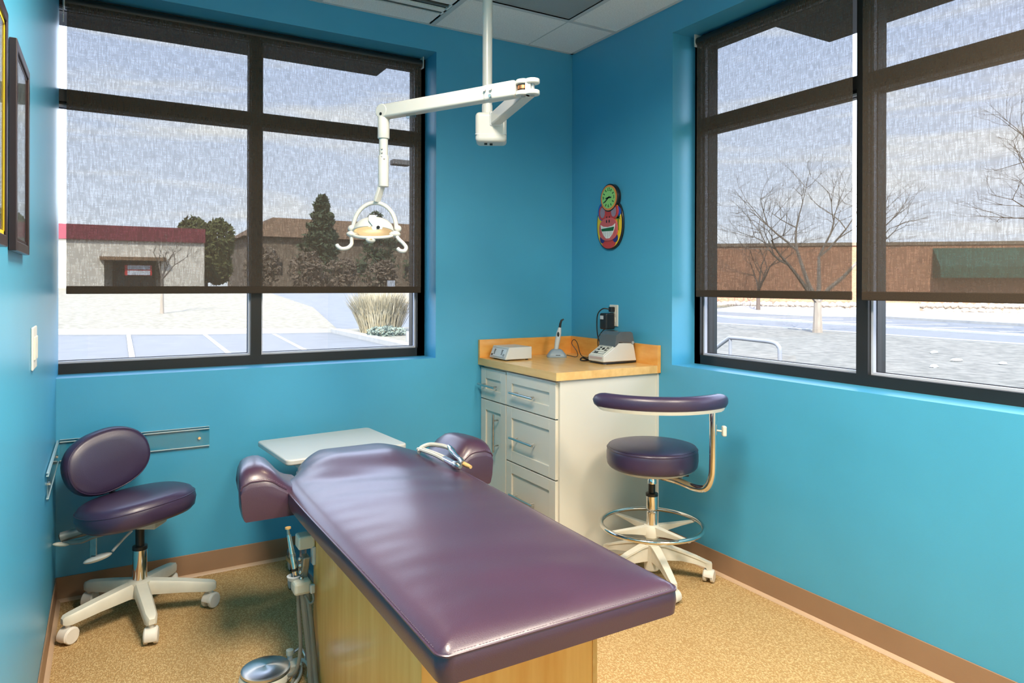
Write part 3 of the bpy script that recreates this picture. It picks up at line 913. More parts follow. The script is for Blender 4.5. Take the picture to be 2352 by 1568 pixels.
for k in range(9): ys.append(Y0 + 0.030 * (1 - math.cos(PI / 2 * k / 8)))
ys += [Y0 + 0.045, Y0 + 0.065, Y0 + 0.09]
yy = Y0 + 0.12
while yy < -0.84:
    ys.append(yy); yy += 0.022
for k in range(23): ys.append(-0.83 + (Y1 + 0.83) * math.sin(PI / 2 * k / 22))
us = []
NU = 34
for k in range(NU + 1):
    t = -1 + 2 * k / NU
    us.append(math.copysign(1 - (1 - abs(t)) ** 1.7, t))
rings = []
for y in ys:
    h, g_ = hw(y), hw(y, 1)
    top = [(u * (h if u < 0 else g_), y, pad_z(u * (h if u < 0 else g_), y)) for u in us]
    top[0] = (-h, y, ZS); top[-1] = (g_, y, ZS)
    ring = [(-h + 0.002, y, ZB)] + [(-h - 0.0035, y, (ZB + ZS) / 2)] + top + [(g_ + 0.0035, y, (ZB + ZS) / 2)] + [(g_ - 0.002, y, ZB)]
    rings.append([(p[0] + BC, p[1], p[2]) for p in ring])
pad = MB().loft(rings).build('padded_top', M['vinyl'], bench, smooth=50, off=BO)
# welted seam all round
def seam_pts(dz=0.0, grow=0.0):
    pts = []
    for y in ys[2:-1]: pts.append((BC - hw(y) - grow, y, ZS + dz))
    for y in reversed(ys[2:-1]): pts.append((BC + hw(y, 1) + grow, y, ZS + dz))
    return pts
MB().tube(seam_pts(0.0015, 0.0), 0.0032, 6, closed=True).build('welt_seam', M['vinyl'], pad, off=BO)
def stitches(pts, every, ln, r, name, parent):
    m = MB(); acc = 0.0
    for a, b in zip(pts, pts[1:]):
        a, b = Vector(a), Vector(b); d = b - a; l = d.length
        if l < 1e-6: continue
        d /= l; s = acc
        while s + ln < l:
            m.cyl(a + d * s, a + d * (s + ln), r, 4); s += every
        acc = max(0, s - l)
    o = m.build(name, M['thread'], parent, smooth=0, off=BO); o['kind'] = 'stuff'
    return o
near = [(BC + x, Y0 + 0.004, ZS + 0.0145) for x in [(-0.29 + 0.58 * k / 30) for k in range(31)]]
left = [(BC - hw(y) + 0.0035, y, ZS + 0.0105) for y in ys if -2.20 < y < -1.0]
def seam_top(side):
    return [(BC + side * (hw(y, side) - 0.004), y, pad_z(side * (hw(y, side) - 0.004), y) + 0.0004) for y in ys if -2.205 < y < -1.0]
stitches([(BC + x, Y0 + 0.006, pad_z(x, Y0 + 0.006) + 0.0003) for x in [(-0.285 + 0.57 * k / 40) for k in range(41)]], 0.0075, 0.005, 0.0009, 'stitching', pad)
stitches(seam_top(-1), 0.0075, 0.005, 0.0009, 'stitching', pad)

# bolster wings
def wing(side):
    yst = [-0.985, -0.984, -0.978, -0.968, -0.952, -0.93, -0.905, -0.87, -0.82, -0.77, -0.73, -0.695, -0.67, -0.655]
    amp = [0.64, 0.66, 0.75, 0.84, 0.92, 0.97, 0.995, 1.0, 1.0, 0.985, 0.94, 0.84, 0.66, 0.42]
    # profile: (offset from centre line, height above ZB) at full size
    prof = [(0.262, 0.058), (0.290, 0.066), (0.312, 0.078), (0.335, 0.098), (0.358, 0.122), (0.382, 0.143), (0.408, 0.154), (0.432, 0.156), (0.455, 0.153), (0.470, 0.147), (0.481, 0.138), (0.487, 0.122)]
    rings = []
    rnd = random.Random(5)
    for y, a in zip(yst, amp):
        top = []
        for k, (x, z) in enumerate(prof):
            zz = ZB - 0.02 + (z + 0.02) * a
            if a < 0.9 and y < -0.95: zz += 0.0015 * math.sin(k * 2.6)
            xx_ = x - 0.034 * sstep(-0.95, -0.68, y) * sstep(0.30, 0.48, x) - (0.05 * sstep(-0.84, -0.68, y) * sstep(0.36, 0.26, x) if side > 0 else 0)
            top.append((BC + side * xx_, y, max(zz, 0.545)))
        tp = 0.034 * sstep(-0.95, -0.68, y)
        low = [(BC + side * (0.483 - tp), y, 0.560), (BC + side * (0.476 - tp), y, 0.530), (BC + side * (0.470 - tp), y, 0.524), (BC + side * 0.27, y, 0.524), (BC + side * 0.262, y, 0.55)]
        rings.append(top + low)
    o = MB().loft(rings).build('bolster_wing', M['vinyl'], bench, smooth=60, off=BO)
    fr = [Vector(p) + Vector((0, -0.0005, 0)) for p in rings[2][3:12]]
    MB().tube(smoothpath(fr, 3), 0.0028, 6).build('welt_seam', M['vinyl'], o, off=BO)
    st = [(p.x, p.y + 0.004, p.z + 0.0055) for p in smoothpath(fr, 3)]
    stitches(st, 0.008, 0.0055, 0.0009, 'stitching', o)
    return o
wing(-1); wing(1)

# ================================================================== HANDPIECES lying on the bench
def top_at(x, y): return pad_z(x - BC, y)
hp = thing('handpiece_pair', 'two steel dental handpieces on pale hoses lying by the bench wing', 'dental handpiece', (-1.29, -0.95, 0.63))
HO = (-1.29, -0.95, 0.63)
def onpad(x, y, r): return (x, y, top_at(x, y) + r)
h1 = [(-1.325, -0.735, 0.650), (-1.318, -0.80, 0.652), (-1.308, -0.88, 0.652), (-1.302, -0.95, 0.648)]
MB().tube(smoothpath(h1, 5), 0.0078, 8).build('hose', M['tubel'], hp, off=HO)
h1b = [(p[0] + 0.014, p[1] - 0.004, p[2] + 0.002) for p in h1]
MB().tube(smoothpath(h1b, 5), 0.0066, 8).build('hose', M['tubel'], hp, off=HO)
MB().cyl((-1.298, -0.935, 0.650), (-1.292, -1.015, 0.647), 0.0115, 14).build('handpiece_body', M['chrome'], hp, off=HO)
MB().tube([(-1.292, -1.015, 0.647), (-1.291, -1.03, 0.646), (-1.290, -1.055, 0.646), (-1.289, -1.062, 0.646)], [0.0125, 0.014, 0.013, 0.008], 14).build('handpiece_head', M['steel'], hp, off=HO)
h2 = [(-1.330, -0.760, 0.643), (-1.312, -0.740, 0.655), (-1.278, -0.748, 0.666), (-1.246, -0.80, 0.668), (-1.238, -0.85, 0.668)]
MB().tube(smoothpath(h2, 6), 0.0090, 8).build('hose', M['tubel'], hp, off=HO)
MB().tube([(-1.236, -0.845, 0.673), (-1.240, -0.875, 0.668), (-1.243, -0.895, 0.664), (-1.249, -0.94, 0.657), (-1.254, -0.995, 0.652)], [0.008, 0.012, 0.014, 0.0095, 0.0085], 14).build('handpiece_body', M['chrome'], hp, off=HO)
MB().tube([(-1.254, -0.99, 0.652), (-1.262, -1.022, 0.650), (-1.266, -1.036, 0.650)], [0.0115, 0.012, 0.010], 12).build('handpiece_collar', M['steel'], hp, off=HO)
MB().tube([(-1.262, -1.038, 0.648), (-1.258, -1.062, 0.646), (-1.255, -1.082, 0.645)], [0.0085, 0.0085, 0.0065], 12).build('nozzle', M['tan'], hp, off=HO)

hp.location = (HO[0] - 0.010, HO[1] - 0.055, HO[2] + 0.002)
# ================================================================== SYRINGE HOLDER on the bench side
t = thing('instrument_holder', 'pale holder bracket with chrome syringe and hoses on the bench side', 'instrument holder', (-1.855, -1.06, 0.30))
TO = (-1.855, -1.06, 0.30)
MB().box(-1.898, -1.843, -1.120, -1.065, 0.445, 0.490).build('mount_bracket', M['cream'], t, smooth=0, bevel=0.006, off=TO)
MB().box(-1.853, -1.842, -1.125, -1.095, 0.39, 0.45).build('mount_plate', M['palegrey'], t, smooth=0, bevel=0.002, off=TO)
MB().box(-1.885, -1.868, -1.11, -1.075, 0.38, 0.45).build('clear_clip', M['acrylic'], t, smooth=0, bevel=0.004, off=TO)
ar = MB().obox((-1.873, -1.085, 0.372), (0.012, 0, 0), (0, 0.022, 0), (0.004, -0.01, 0.045)).build('hinged_arm', M['alu'], t, smooth=0, bevel=0.005, off=TO)
for k in range(4):
    MB().ball((-1.886, -1.105 + 0.006 * k, 0.345 + 0.02 * k), 0.008, n=10, m=6).build('screw_head', M['steel'], ar, off=TO)
hb = MB().box(-1.915, -1.858, -1.135, -1.075, 0.300, 0.345).build('cup_holder', M['cream'], t, smooth=0, bevel=0.010, off=TO)
MB().lathe([(0.020, 0), (0.024, 0.012), (0.018, 0.014), (0.014, 0.004)], (-1.905, -1.085, 0.340), 18).build('holder_collar', M['palegrey'], t, off=TO)
MB().box(-1.866, -1.850, -1.150, -1.135, 0.305, 0.335).build('valve_toggle', M['white'], t, smooth=0, bevel=0.004, off=TO)
sy = [(-1.898, -1.088, 0.335), (-1.904, -1.082, 0.385), (-1.911, -1.070, 0.440), (-1.917, -1.060, 0.485)]
MB().tube(sy, [0.009, 0.0095, 0.0085, 0.007], 12).build('syringe_body', M['chrome'], t, off=TO)
MB().tube([(-1.917, -1.060, 0.480), (-1.919, -1.057, 0.505)], [0.0055, 0.005], 10).build('syringe_tip', M['steel'], t, off=TO)
MB().cyl((-1.919, -1.057, 0.504), (-1.9192, -1.0565, 0.510), 0.010, 12).build('tip_cap', M['tan'], t, off=TO)
MB().tube([(-1.902, -1.084, 0.368), (-1.903, -1.083, 0.376)], 0.0108, 12).build('button_ring', M['black'], t, off=TO)
MB().tube([(-1.9075, -1.076, 0.415), (-1.9085, -1.074, 0.423)], 0.0105, 12).build('button_ring', M['steel'], t, off=TO)
hoses = [
    ([(-1.895, -1.10, 0.305), (-1.893, -1.105, 0.22), (-1.890, -1.115, 0.12), (-1.905, -1.12, 0.05), (-1.925, -1.10, 0.028)], 0.0065, 'tube'),
    ([(-1.882, -1.11, 0.305), (-1.875, -1.125, 0.22), (-1.868, -1.145, 0.12), (-1.866, -1.16, 0.04), (-1.866, -1.17, 0.012)], 0.0115, 'tube'),
    ([(-1.870, -1.12, 0.305), (-1.862, -1.14, 0.22), (-1.857, -1.16, 0.12), (-1.856, -1.18, 0.04), (-1.857, -1.2, 0.012)], 0.0085, 'tube'),
    ([(-1.858, -1.145, 0.308), (-1.856, -1.15, 0.285), (-1.866, -1.145, 0.275), (-1.878, -1.125, 0.295)], 0.004, 'tube')]
for p, r, mm in hoses:
    MB().tube(smoothpath(p, 8), r, 10).build('hose', M[mm], t, off=TO)

# ================================================================== FOOT CONTROL
t = thing('foot_control', 'round chrome foot pedal with hoses on the carpet by the bench', 'foot pedal', (-1.985, -1.028, 0))
MB().lathe([(0.083, 0), (0.086, 0.006), (0.084, 0.016), (0.078, 0.024), (0.0, 0.026)], (0, 0, 0), 40).build('pedal_base', M['cream'], t)
mm = bpy.data.materials.new('spun_chrome'); mm.use_nodes = True
nn, ll = mm.node_tree.nodes, mm.node_tree.links
bb = nn['Principled BSDF']; bb.inputs['Metallic'].default_value = 1; bb.inputs['Base Color'].default_value = (.75, .75, .76, 1); bb.inputs['Roughness'].default_value = .34
bb.inputs['Anisotropic'].default_value = 0.85
tg = nn.new('ShaderNodeTangent'); tg.direction_type = 'RADIAL'; tg.axis = 'Z'; ll.new(tg.outputs[0], bb.inputs['Tangent'])
MB().lathe([(0.070, 0.024), (0.080, 0.028), (0.0795, 0.036), (0.070, 0.041), (0.03, 0.045), (0.0005, 0.0465)], (0, 0, 0), 48).build('pedal_disc', mm, t, smooth=40)
MB().obox((0.090, 0.004, 0.016), (0.028, 0, 0), (0, 0.026, 0), (0, 0, 0.014)).build('valve_block', M['cream'], t, smooth=0, bevel=0.005)
kn = MB(); kn.cyl((0.084, 0.02, 0.028), (0.084, 0.02, 0.052), 0.009, 14); kn.build('valve_stem', M['palegrey'], t)
kn = MB(); kn.cyl((0.084, 0.02, 0.050), (0.084, 0.02, 0.066), 0.0125, 14); kn.build('valve_knob', M['cream'], t)
for p, r, mm2 in (([(0.118, 0.0, 0.02), (0.14, 0.03, 0.02), (0.128, 0.05, 0.045), (0.10, 0.03, 0.05)], 0.005, 'steel'),
                  ([(0.118, 0.008, 0.014), (0.10, -0.06, 0.012), (0.06, -0.12, 0.010), (0.02, -0.2, 0.008)], 0.006, 'tubel'),
                  ([(0.115, -0.004, 0.022), (0.08, -0.07, 0.02), (0.05, -0.12, 0.010), (-0.01, -0.19, 0.008)], 0.0055, 'tube'),
                  ([(0.11, 0.01, 0.028), (0.12, -0.02, 0.04), (0.13, -0.05, 0.03), (0.122, -0.08, 0.01)], 0.005, 'tubel')):
    MB().tube(smoothpath(p, 6), r, 8).build('hose', M[mm2], t)

# ================================================================== INSTRUMENT CART behind the bench head
t = thing('instrument_cart', 'white-topped rolling instrument cart behind the bench head', 'instrument cart', (-1.575, -0.36, 0), math.radians(5))
def round_rect(x0, x1, y0, y1, r, n=6):
    out = []
    for cx, cy_, a0 in ((x1 - r, y1 - r, 0), (x0 + r, y1 - r, 90), (x0 + r, y0 + r, 180), (x1 - r, y0 + r, 270)):
        for k in range(n + 1):
            a = math.radians(a0 + 90 * k / n)
            out.append((cx + r * math.cos(a), cy_ + r * math.sin(a)))
    return out
MB().prism(round_rect(-0.27, 0.27, -0.222, 0.215, 0.025), 0.600, 0.624).build('tray_top', M['white'], t, smooth=50, bevel=0.006, seg=3)
MB().box(-0.06, -0.02, -0.03, 0.03, 0.06, 0.58).build('column', M['palegrey'], t, smooth=0, bevel=0.004)
MB().box(-0.155, 0.10, -0.05, 0.05, 0.530, 0.602).build('tray_support', M['palegrey'], t, smooth=0)
bl = mat('glossy_cart_base', (0.05, 0.16, 0.22, 1), 0.15, vary=0.05, coat=0.5)
MB().prism(round_rect(-0.135, 0.20, -0.20, 0.25, 0.05), 0.065, 0.105).build('cart_base', bl, t, smooth=50, bevel=0.010, seg=3)
MB().prism(round_rect(-0.139, 0.204, -0.204, 0.254, 0.052), 0.056, 0.067).build('base_edge', M['tan'], t, smooth=50)
for x, y in ((-0.172, 0.012), (0.16, -0.15), (-0.11, 0.21), (0.16, 0.21)):
    c = MB().cyl((x - 0.012, y, 0.027), (x + 0.012, y, 0.027), 0.027, 24).build('caster', M['black'], t)
    MB().cyl((x - 0.0135, y, 0.027), (x + 0.0135, y, 0.027), 0.022, 24).build('wheel_cap', M['palegrey'], c)
    MB().cyl((x, y, 0.045), (x, y, 0.066), 0.008, 10).build('caster_stem', M['steel'], c)
# ================================================================== STOOLS
RT = Vector((0.8634, -0.5044, 0)); FW = Vector((0.5044, 0.8634, 0))

def ellipsoid_pad(mb, a, b, zt, zb, rim=0.35, n=40, power=2.4, bend=None, dome=0.012, prof=None):
    """round upholstered pad: flat-ish underside, domed top"""
    prof = prof or [(0.0, zb), (0.60, zb), (0.90, zb + 0.004), (0.965, zb + (zt - zb) * .18), (1.0, zb + (zt - zb) * .48), (0.985, zb + (zt - zb) * .74), (0.93, zb + (zt - zb) * .92), (0.86, zt), (0.6, zt + dome * .6), (0.3, zt + dome * .9), (0.0, zt + dome)]
    rings = []
    for r, z in prof:
        ring = []
        for j in range(n):
            t = 2 * PI * j / n
            c, s_ = math.cos(t), math.sin(t)
            x = a * math.copysign(abs(c) ** (2 / power), c) * max(r, 0.002); y = b * math.copysign(abs(s_) ** (2 / power), s_) * max(r, 0.002)
            zz = z + (bend(x, y) if bend else 0)
            ring.append((x, y, zz))
        rings.append(ring)
    return mb.loft(rings), rings

def caster(parent, p, ang, r=0.029, m=None, m2=None):
    """twin-wheel hooded caster, p = wheel centre"""
    d = Vector((math.cos(ang), math.sin(ang), 0)); s_ = Vector((-d.y, d.x, 0)); p = Vector(p)
    hd = MB()
    ring = []
    for k in range(11):
        a = math.radians(-25 + 205 * k / 10)
        ring.append((math.cos(a), math.sin(a)))
    A0 = [p + d * (r * 1.13 * c) + Vector((0, 0, r * 1.13 * q)) - s_ * 0.021 for c, q in ring]
    A1 = [v + s_ * 0.042 for v in A0]
    hd.loft([A0, A1])
    hd.cyl(p + Vector((0, 0, r * .9)), p + Vector((0, 0, r * 1.13 + 0.018)), 0.010, 12)
    h = hd.build('caster', m or M['cream2'], parent, smooth=50, bevel=0.003)
    for k in (-1, 1):
        w = MB().cyl(p + s_ * (k * 0.0165 - 0.0075), p + s_ * (k * 0.0165 + 0.0075), r, 22).build('wheel', m2 or M['cream2'], h, bevel=0.003)
    return h

# ---- low operator stool in the corner
LO = Vector((-2.335, -0.315, 0))
st = thing('operator_stool', 'low plum vinyl stool with rounded backrest, tucked in the corner', 'stool', LO)
for k in range(5):
    a = math.radians(348 + 72 * k)
    d = Vector((math.cos(a), math.sin(a), 0)); s_ = Vector((-d.y, d.x, 0))
    def ring(r, z0, z1, w0, w1):
        return [d * r + s_ * w0 + Vector((0, 0, z0)), d * r + s_ * w1 + Vector((0, 0, z1 - .010)), d * r + s_ * (w1 * .72) + Vector((0, 0, z1)), d * r - s_ * (w1 * .72) + Vector((0, 0, z1)), d * r - s_ * w1 + Vector((0, 0, z1 - .010)), d * r - s_ * w0 + Vector((0, 0, z0))]
    MB().loft([ring(.018, .090, .148, .024, .026), ring(.055, .090, .143, .024, .026), ring(.16, .083, .127, .023, .025), ring(.255, .072, .110, .021, .023), ring(.275, .074, .106, .017, .018), ring(.283, .078, .098, .010, .011)]).build('base_arm', M['cream'], st, smooth=40)
    off = [0.9, 0.55, 1.9, 0.3, -0.3][k]
    caster(st, d * 0.262 + Vector((0, 0, 0.030)), a + off)
MB().lathe([(0.040, 0.085), (0.046, 0.11), (0.044, 0.145), (0.030, 0.152)], n=24).build('hub', M['cream'], st)
MB().lathe([(0.0265, 0.140), (0.0265, 0.275), (0.0255, 0.283)], n=28).build('gas_column', M['chrome'], st)
MB().lathe([(0.0275, 0.270), (0.0275, 0.284), (0.017, 0.286)], n=24).build('column_collar', M['black'], st)
MB().lathe([(0.0165, 0.280), (0.0165, 0.372)], n=20).build('piston', M['black'], st)
f = Vector((0.42, -0.907, 0)); g = Vector((-f.y, f.x, 0))            # seat facing
ang = math.atan2(f.y, f.x)
def seat_xf(tilt):
    return Matrix.Translation((0, 0, 0.430)) @ Matrix.Rotation(ang, 4, 'Z')
sb = MB(); _, rg = ellipsoid_pad(sb, 0.190, 0.212, 0.044, -0.050, bend=lambda x, y: -0.10 * y * y)
tiltm = Matrix.Translation((-0.012, -0.02, 0.452)) @ Matrix.Rotation(math.radians(6.5), 4, Vector((-FW.x, -FW.y, 0))) @ Matrix.Rotation(ang, 4, 'Z')
sb.xf(tiltm)
seat = sb.build('seat', M['vinyl2'], st, smooth=60)
sm = [tiltm @ Vector(p) for p in rg[5]]
MB().tube(sm, 0.0022, 5, closed=True).build('seat_seam', M['vinyl2'], seat)
MB().obox((0.0, 0.0, 0.378), RT * 0.085, FW * 0.05, Vector((0, 0, 0.014))).build('seat_plate', M['cream'], st, smooth=0, bevel=0.006)
MB().obox(RT * 0.05 + Vector((0, 0, 0.388)), RT * 0.03, FW * 0.04, Vector((0, 0, 0.015))).build('tilt_box', M['cream'], st, smooth=0, bevel=0.004)
# back support: tube, bracket and levers running out behind the seat
bk = RT * -0.27 + FW * -0.02
MB().tube([RT * -0.04 + Vector((0, 0, 0.372)), RT * -0.15 + Vector((0, 0, 0.362)), RT * -0.285 + FW * -0.05 + Vector((0, 0, 0.335))], [0.02, 0.021, 0.019], 14).build('back_support_tube', M['alu'], st)
MB().cyl(RT * -0.283 + FW * -0.05 + Vector((0, 0, 0.336)), RT * -0.289 + FW * -0.052 + Vector((0, 0, 0.334)), 0.012, 14).build('tube_plug', M['black'], st)
MB().tube(smoothpath([RT * -0.05 + FW * -0.05 + Vector((0, 0, 0.365)), RT * -0.14 + FW * -0.06 + Vector((0, 0, 0.345)), RT * -0.20 + FW * -0.06 + Vector((0, 0, 0.322)), RT * -0.27 + FW * -0.06 + Vector((0, 0, 0.315))], 5), [0.009] * 16, 10).build('lever_rod', M['alu'], st)
lv = MB(); lv.ball((0, 0, 0), 0.034, 0.014, 0.008, n=16, m=8); lv.xf(Matrix.Translation(RT * -0.275 + FW * -0.065 + Vector((0, 0, 0.312))) @ Matrix.Rotation(math.radians(-32), 4, 'Z'))
lv.build('lever_paddle', M['cream'], st)
MB().obox(RT * -0.175 + FW * -0.02 + Vector((0, 0, 0.292)), RT * 0.014, FW * 0.003, Vector((0, 0, 0.052))).build('back_bracket', M['steel'], st, smooth=0, bevel=0.002)
MB().tube(smoothpath([RT * 0.0 + FW * -0.06 + Vector((0, 0, 0.365)), RT * -0.02 + FW * -0.09 + Vector((0, 0, 0.340)), RT * -0.03 + FW * -0.14 + Vector((0, 0, 0.315))], 5), 0.005, 8).build('lever_rod', M['palegrey'], st)
lv = MB(); lv.ball((0, 0, 0), 0.056, 0.027, 0.012, n=18, m=8); lv.xf(Matrix.Translation(RT * -0.075 + FW * -0.16 + Vector((0, 0, 0.296))) @ Matrix.Rotation(math.radians(-30), 4, 'Z') @ Matrix.Rotation(math.radians(-18), 4, 'Y'))
pd = lv.build('lever_paddle', M['white'], st)
MB().obox(RT * -0.082 + FW * -0.168 + Vector((0, 0, 0.3065)), RT * 0.012, FW * 0.002, Vector((0, 0, 0.0008))).build('arrow_mark', M['black'], pd, smooth=0)
# backrest
bp = MB()
_, rg = ellipsoid_pad(bp, 0.165, 0.128, 0.056, -0.030, n=44, power=2.25, dome=0.006, bend=lambda x, y: 0.9 * x * x)
nb = Vector((0.36, -0.93, 0.12)).normalized()
xx = Vector((0, 0, 1)).cross(nb).normalized(); yy_ = nb.cross(xx)
BM = Matrix((( xx.x, yy_.x, nb.x, 0), (xx.y, yy_.y, nb.y, 0), (xx.z, yy_.z, nb.z, 0), (0, 0, 0, 1)))
tw = Matrix.Rotation(math.radians(14), 4, 'Z')
BMX = Matrix.Translation((-0.128, 0.135, 0.612)) @ BM @ tw
bp.xf(BMX)
bkr = bp.build('backrest', M['vinyl2'], st, smooth=60)
MB().tube([BMX @ Vector(p) for p in rg[6]], 0.0022, 5, closed=True).build('backrest_seam', M['vinyl2'], bkr)
MB().tube(smoothpath([(-0.10, 0.17, 0.54), (-0.095, 0.14, 0.46), (-0.09, 0.10, 0.38), (-0.06, 0.05, 0.365)], 5), 0.012, 8).build('back_upright', M['black'], st)

# ---- tall assistant stool by the cabinet
RO = Vector((-0.302, -1.064, 0))
st = thing('assistant_stool', 'tall plum vinyl stool with chrome foot ring and curved armrest by the cabinet', 'stool', RO)
for k in range(5):
    a = math.radians(-39 - 72 * k)
    d = Vector((math.cos(a), math.sin(a), 0)); s_ = Vector((-d.y, d.x, 0))
    Z = lambda z: Vector((0, 0, z))
    rings = []
    for r, zt, zb, wt, wb in ((.02, .160, .085, .019, .014), (.06, .158, .088, .019, .013), (.13, .137, .090, .017, .012), (.20, .112, .078, .015, .011), (.238, .096, .066, .014, .011), (.246, .093, .052, .013, .012), (.266, .086, .052, .012, .012)):
        rings.append([d * r + s_ * wb + Z(zb), d * r + s_ * (wb) + Z(zt - .012), d * r + s_ * wt + Z(zt - .008), d * r + s_ * wt + Z(zt), d * r - s_ * wt + Z(zt), d * r - s_ * wt + Z(zt - .008), d * r - s_ * wb + Z(zt - .012), d * r - s_ * wb + Z(zb)])
    MB().loft(rings).build('base_leg', M['cream'], st, smooth=30)
    caster(st, d * 0.254 + Vector((0, 0, 0.0275)), a + [1.2, 0.6, 2.0, 0.9, 1.5][k], r=0.0265)
MB().lathe([(0.030, 0.040), (0.034, 0.045), (0.036, 0.150), (0.042, 0.162), (0.030, 0.168)], n=24).build('hub', M['cream'], st)
MB().lathe([(0.026, 0.160), (0.026, 0.20)], n=24).build('lower_sleeve', M['cream'], st)
# foot ring with four spokes
MB().tube([(0.229 * math.cos(2 * PI * k / 56), 0.229 * math.sin(2 * PI * k / 56), 0.244) for k in range(56)], 0.0098, 12, closed=True).build('foot_ring', M['chrome'], st)
for aa in (-86.3, -9.3, 95.7, 170.7):
    a = math.radians(aa); d = Vector((math.cos(a), math.sin(a), 0)); s_ = Vector((-d.y, d.x, 0))
    rings = []
    for r, zt, zb, wt in ((.03, .242, .200, .014), (.09, .240, .212, .012), (.16, .238, .222, .011), (.225, .236, .228, .010)):
        rings.append([d * r + s_ * wt * .6 + Z(zb), d * r + s_ * wt + Z(zt - .005), d * r + s_ * wt + Z(zt), d * r - s_ * wt + Z(zt), d * r - s_ * wt + Z(zt - .005), d * r - s_ * wt * .6 + Z(zb)])
    MB().loft(rings).build('ring_spoke', M['cream'], st, smooth=30)
MB().lathe([(0.036, 0.192), (0.038, 0.20), (0.038, 0.236), (0.034, 0.244), (0.027, 0.246)], n=24).build('ring_hub', M['cream'], st)
MB().lathe([(0.0250, 0.236), (0.0250, 0.304), (0.022, 0.308), (0.022, 0.314), (0.0265, 0.318), (0.0265, 0.380), (0.0255, 0.386)], n=28).build('gas_column', M['chrome'], st)
MB().lathe([(0.0280, 0.376), (0.0280, 0.388), (0.016, 0.391)], n=24).build('column_collar', M['black'], st)
MB().lathe([(0.0155, 0.385), (0.0155, 0.440)], n=20).build('piston', M['black'], st)
MB().lathe([(0.0205, 0.432), (0.0205, 0.448), (0.0180, 0.452), (0.0180, 0.500)], n=24).build('upper_sleeve', M['chrome'], st)
sb = MB(); _, rg = ellipsoid_pad(sb, 0.206, 0.206, 0.612, 0.510, power=2.0, dome=0.014, prof=[(0, .510), (.86, .510), (.945, .513), (.985, .524), (1.0, .545), (1.0, .575), (.985, .594), (.955, .603), (.90, .608), (.65, .618), (.3, .625), (0, .627)])
seat = sb.build('seat', M['vinyl2'], st, smooth=60)
MB().tube(rg[6], 0.0024, 5, closed=True).build('seat_seam', M['vinyl2'], seat)
MB().tube(rg[7], 0.0018, 5, closed=True).build('seat_seam', M['vinyl2'], seat)
MB().lathe([(0.10, 0.492), (0.165, 0.496), (0.186, 0.506), (0.186, 0.514)], n=36).build('seat_pan', M['cream'], st)
MB().lathe([(0.030, 0), (0.032, .01), (0.03, .02)], tuple(RT * 0.095 + FW * -0.06 + Vector((0, 0, 0.474))), 18).build('tension_knob', M['cream'], st)
MB().obox(RT * 0.115 + FW * -0.09 + Vector((0, 0, 0.496)), RT * 0.030, FW * 0.006, Vector((0, 0, 0.008))).build('height_lever', M['black'], st, smooth=0, bevel=0.002)
# curved arm tube up to the armrest
cl = RT * 0.208 + FW * -0.245
arm_pts = [Vector((0, 0, 0.474)), RT * 0.09 + FW * -0.09 + Z(0.470), RT * 0.15 + FW * -0.172 + Z(0.462), RT * 0.186 + FW * -0.218 + Z(0.475), RT * 0.204 + FW * -0.240 + Z(0.525), RT * 0.208 + FW * -0.245 + Z(0.60), RT * 0.208 + FW * -0.245 + Z(0.80)]
MB().tube(smoothpath(arm_pts, 7), 0.0160, 16).build('arm_tube', M['chrome'], st)
MB().cyl(cl + Z(0.765), cl + Z(0.81), 0.0172, 16).build('arm_post_sleeve', M['chrome'], st)
kb = MB(); kb.cyl(cl + RT * 0.012 + Z(0.725), cl + RT * 0.036 + Z(0.722), 0.004, 10); kb.build('knob_stem', M['cream'], st)
kb = MB(); kb.obox(cl + RT * 0.046 + Z(0.722), RT * 0.009, FW * 0.013, Vector((0, 0, 0.022))); kb.build('clamp_knob', M['cream'], st, smooth=0, bevel=0.006, seg=3)
kb = MB(); kb.obox(cl + RT * -0.006 + Z(0.818), RT * 0.038, FW * 0.022, Vector((0, 0, 0.012))); kb.build('armrest_clamp', M['palegrey'], st, smooth=0, bevel=0.003)
MB().obox(cl + RT * -0.068 + Z(0.812), RT * 0.026, FW * 0.004, Vector((0, 0, 0.003))).build('release_lever', M['black'], st, smooth=0)
def arc_sections(R, a0, a1, prof, n=34, fade=0.10):
    rings = []
    for k in range(n + 1):
        t = k / n; a = lerp(a0, a1, t)
        e_ = min(t, 1 - t) / fade
        sc_ = 1.0 if e_ >= 1 else math.sqrt(max(0.02, 1 - (1 - e_) ** 2))
        d = RT * math.sin(a) - FW * math.cos(a)
        rings.append([d * (R + u * (0.25 + .75 * sc_)) + Z(v * sc_ + 0.845) for u, v in prof])
    return rings
pr = [(0.030 * math.copysign(abs(math.cos(q)) ** .8, math.cos(q)), 0.034 * math.copysign(abs(math.sin(q)) ** .8, math.sin(q))) for q in [2 * PI * k / 18 for k in range(18)]]
ring_a = arc_sections(0.335, math.radians(-58), math.radians(54), pr)
MB().loft(ring_a).build('armrest_pad', M['vinyl2'], st, smooth=60)
pr2 = [(-0.022, -0.038), (0.022, -0.038), (0.026, -0.024), (-0.026, -0.024)]
MB().loft(arc_sections(0.335, math.radians(-55), math.radians(51), pr2)).build('armrest_plate', M['cream'], st, smooth=30)

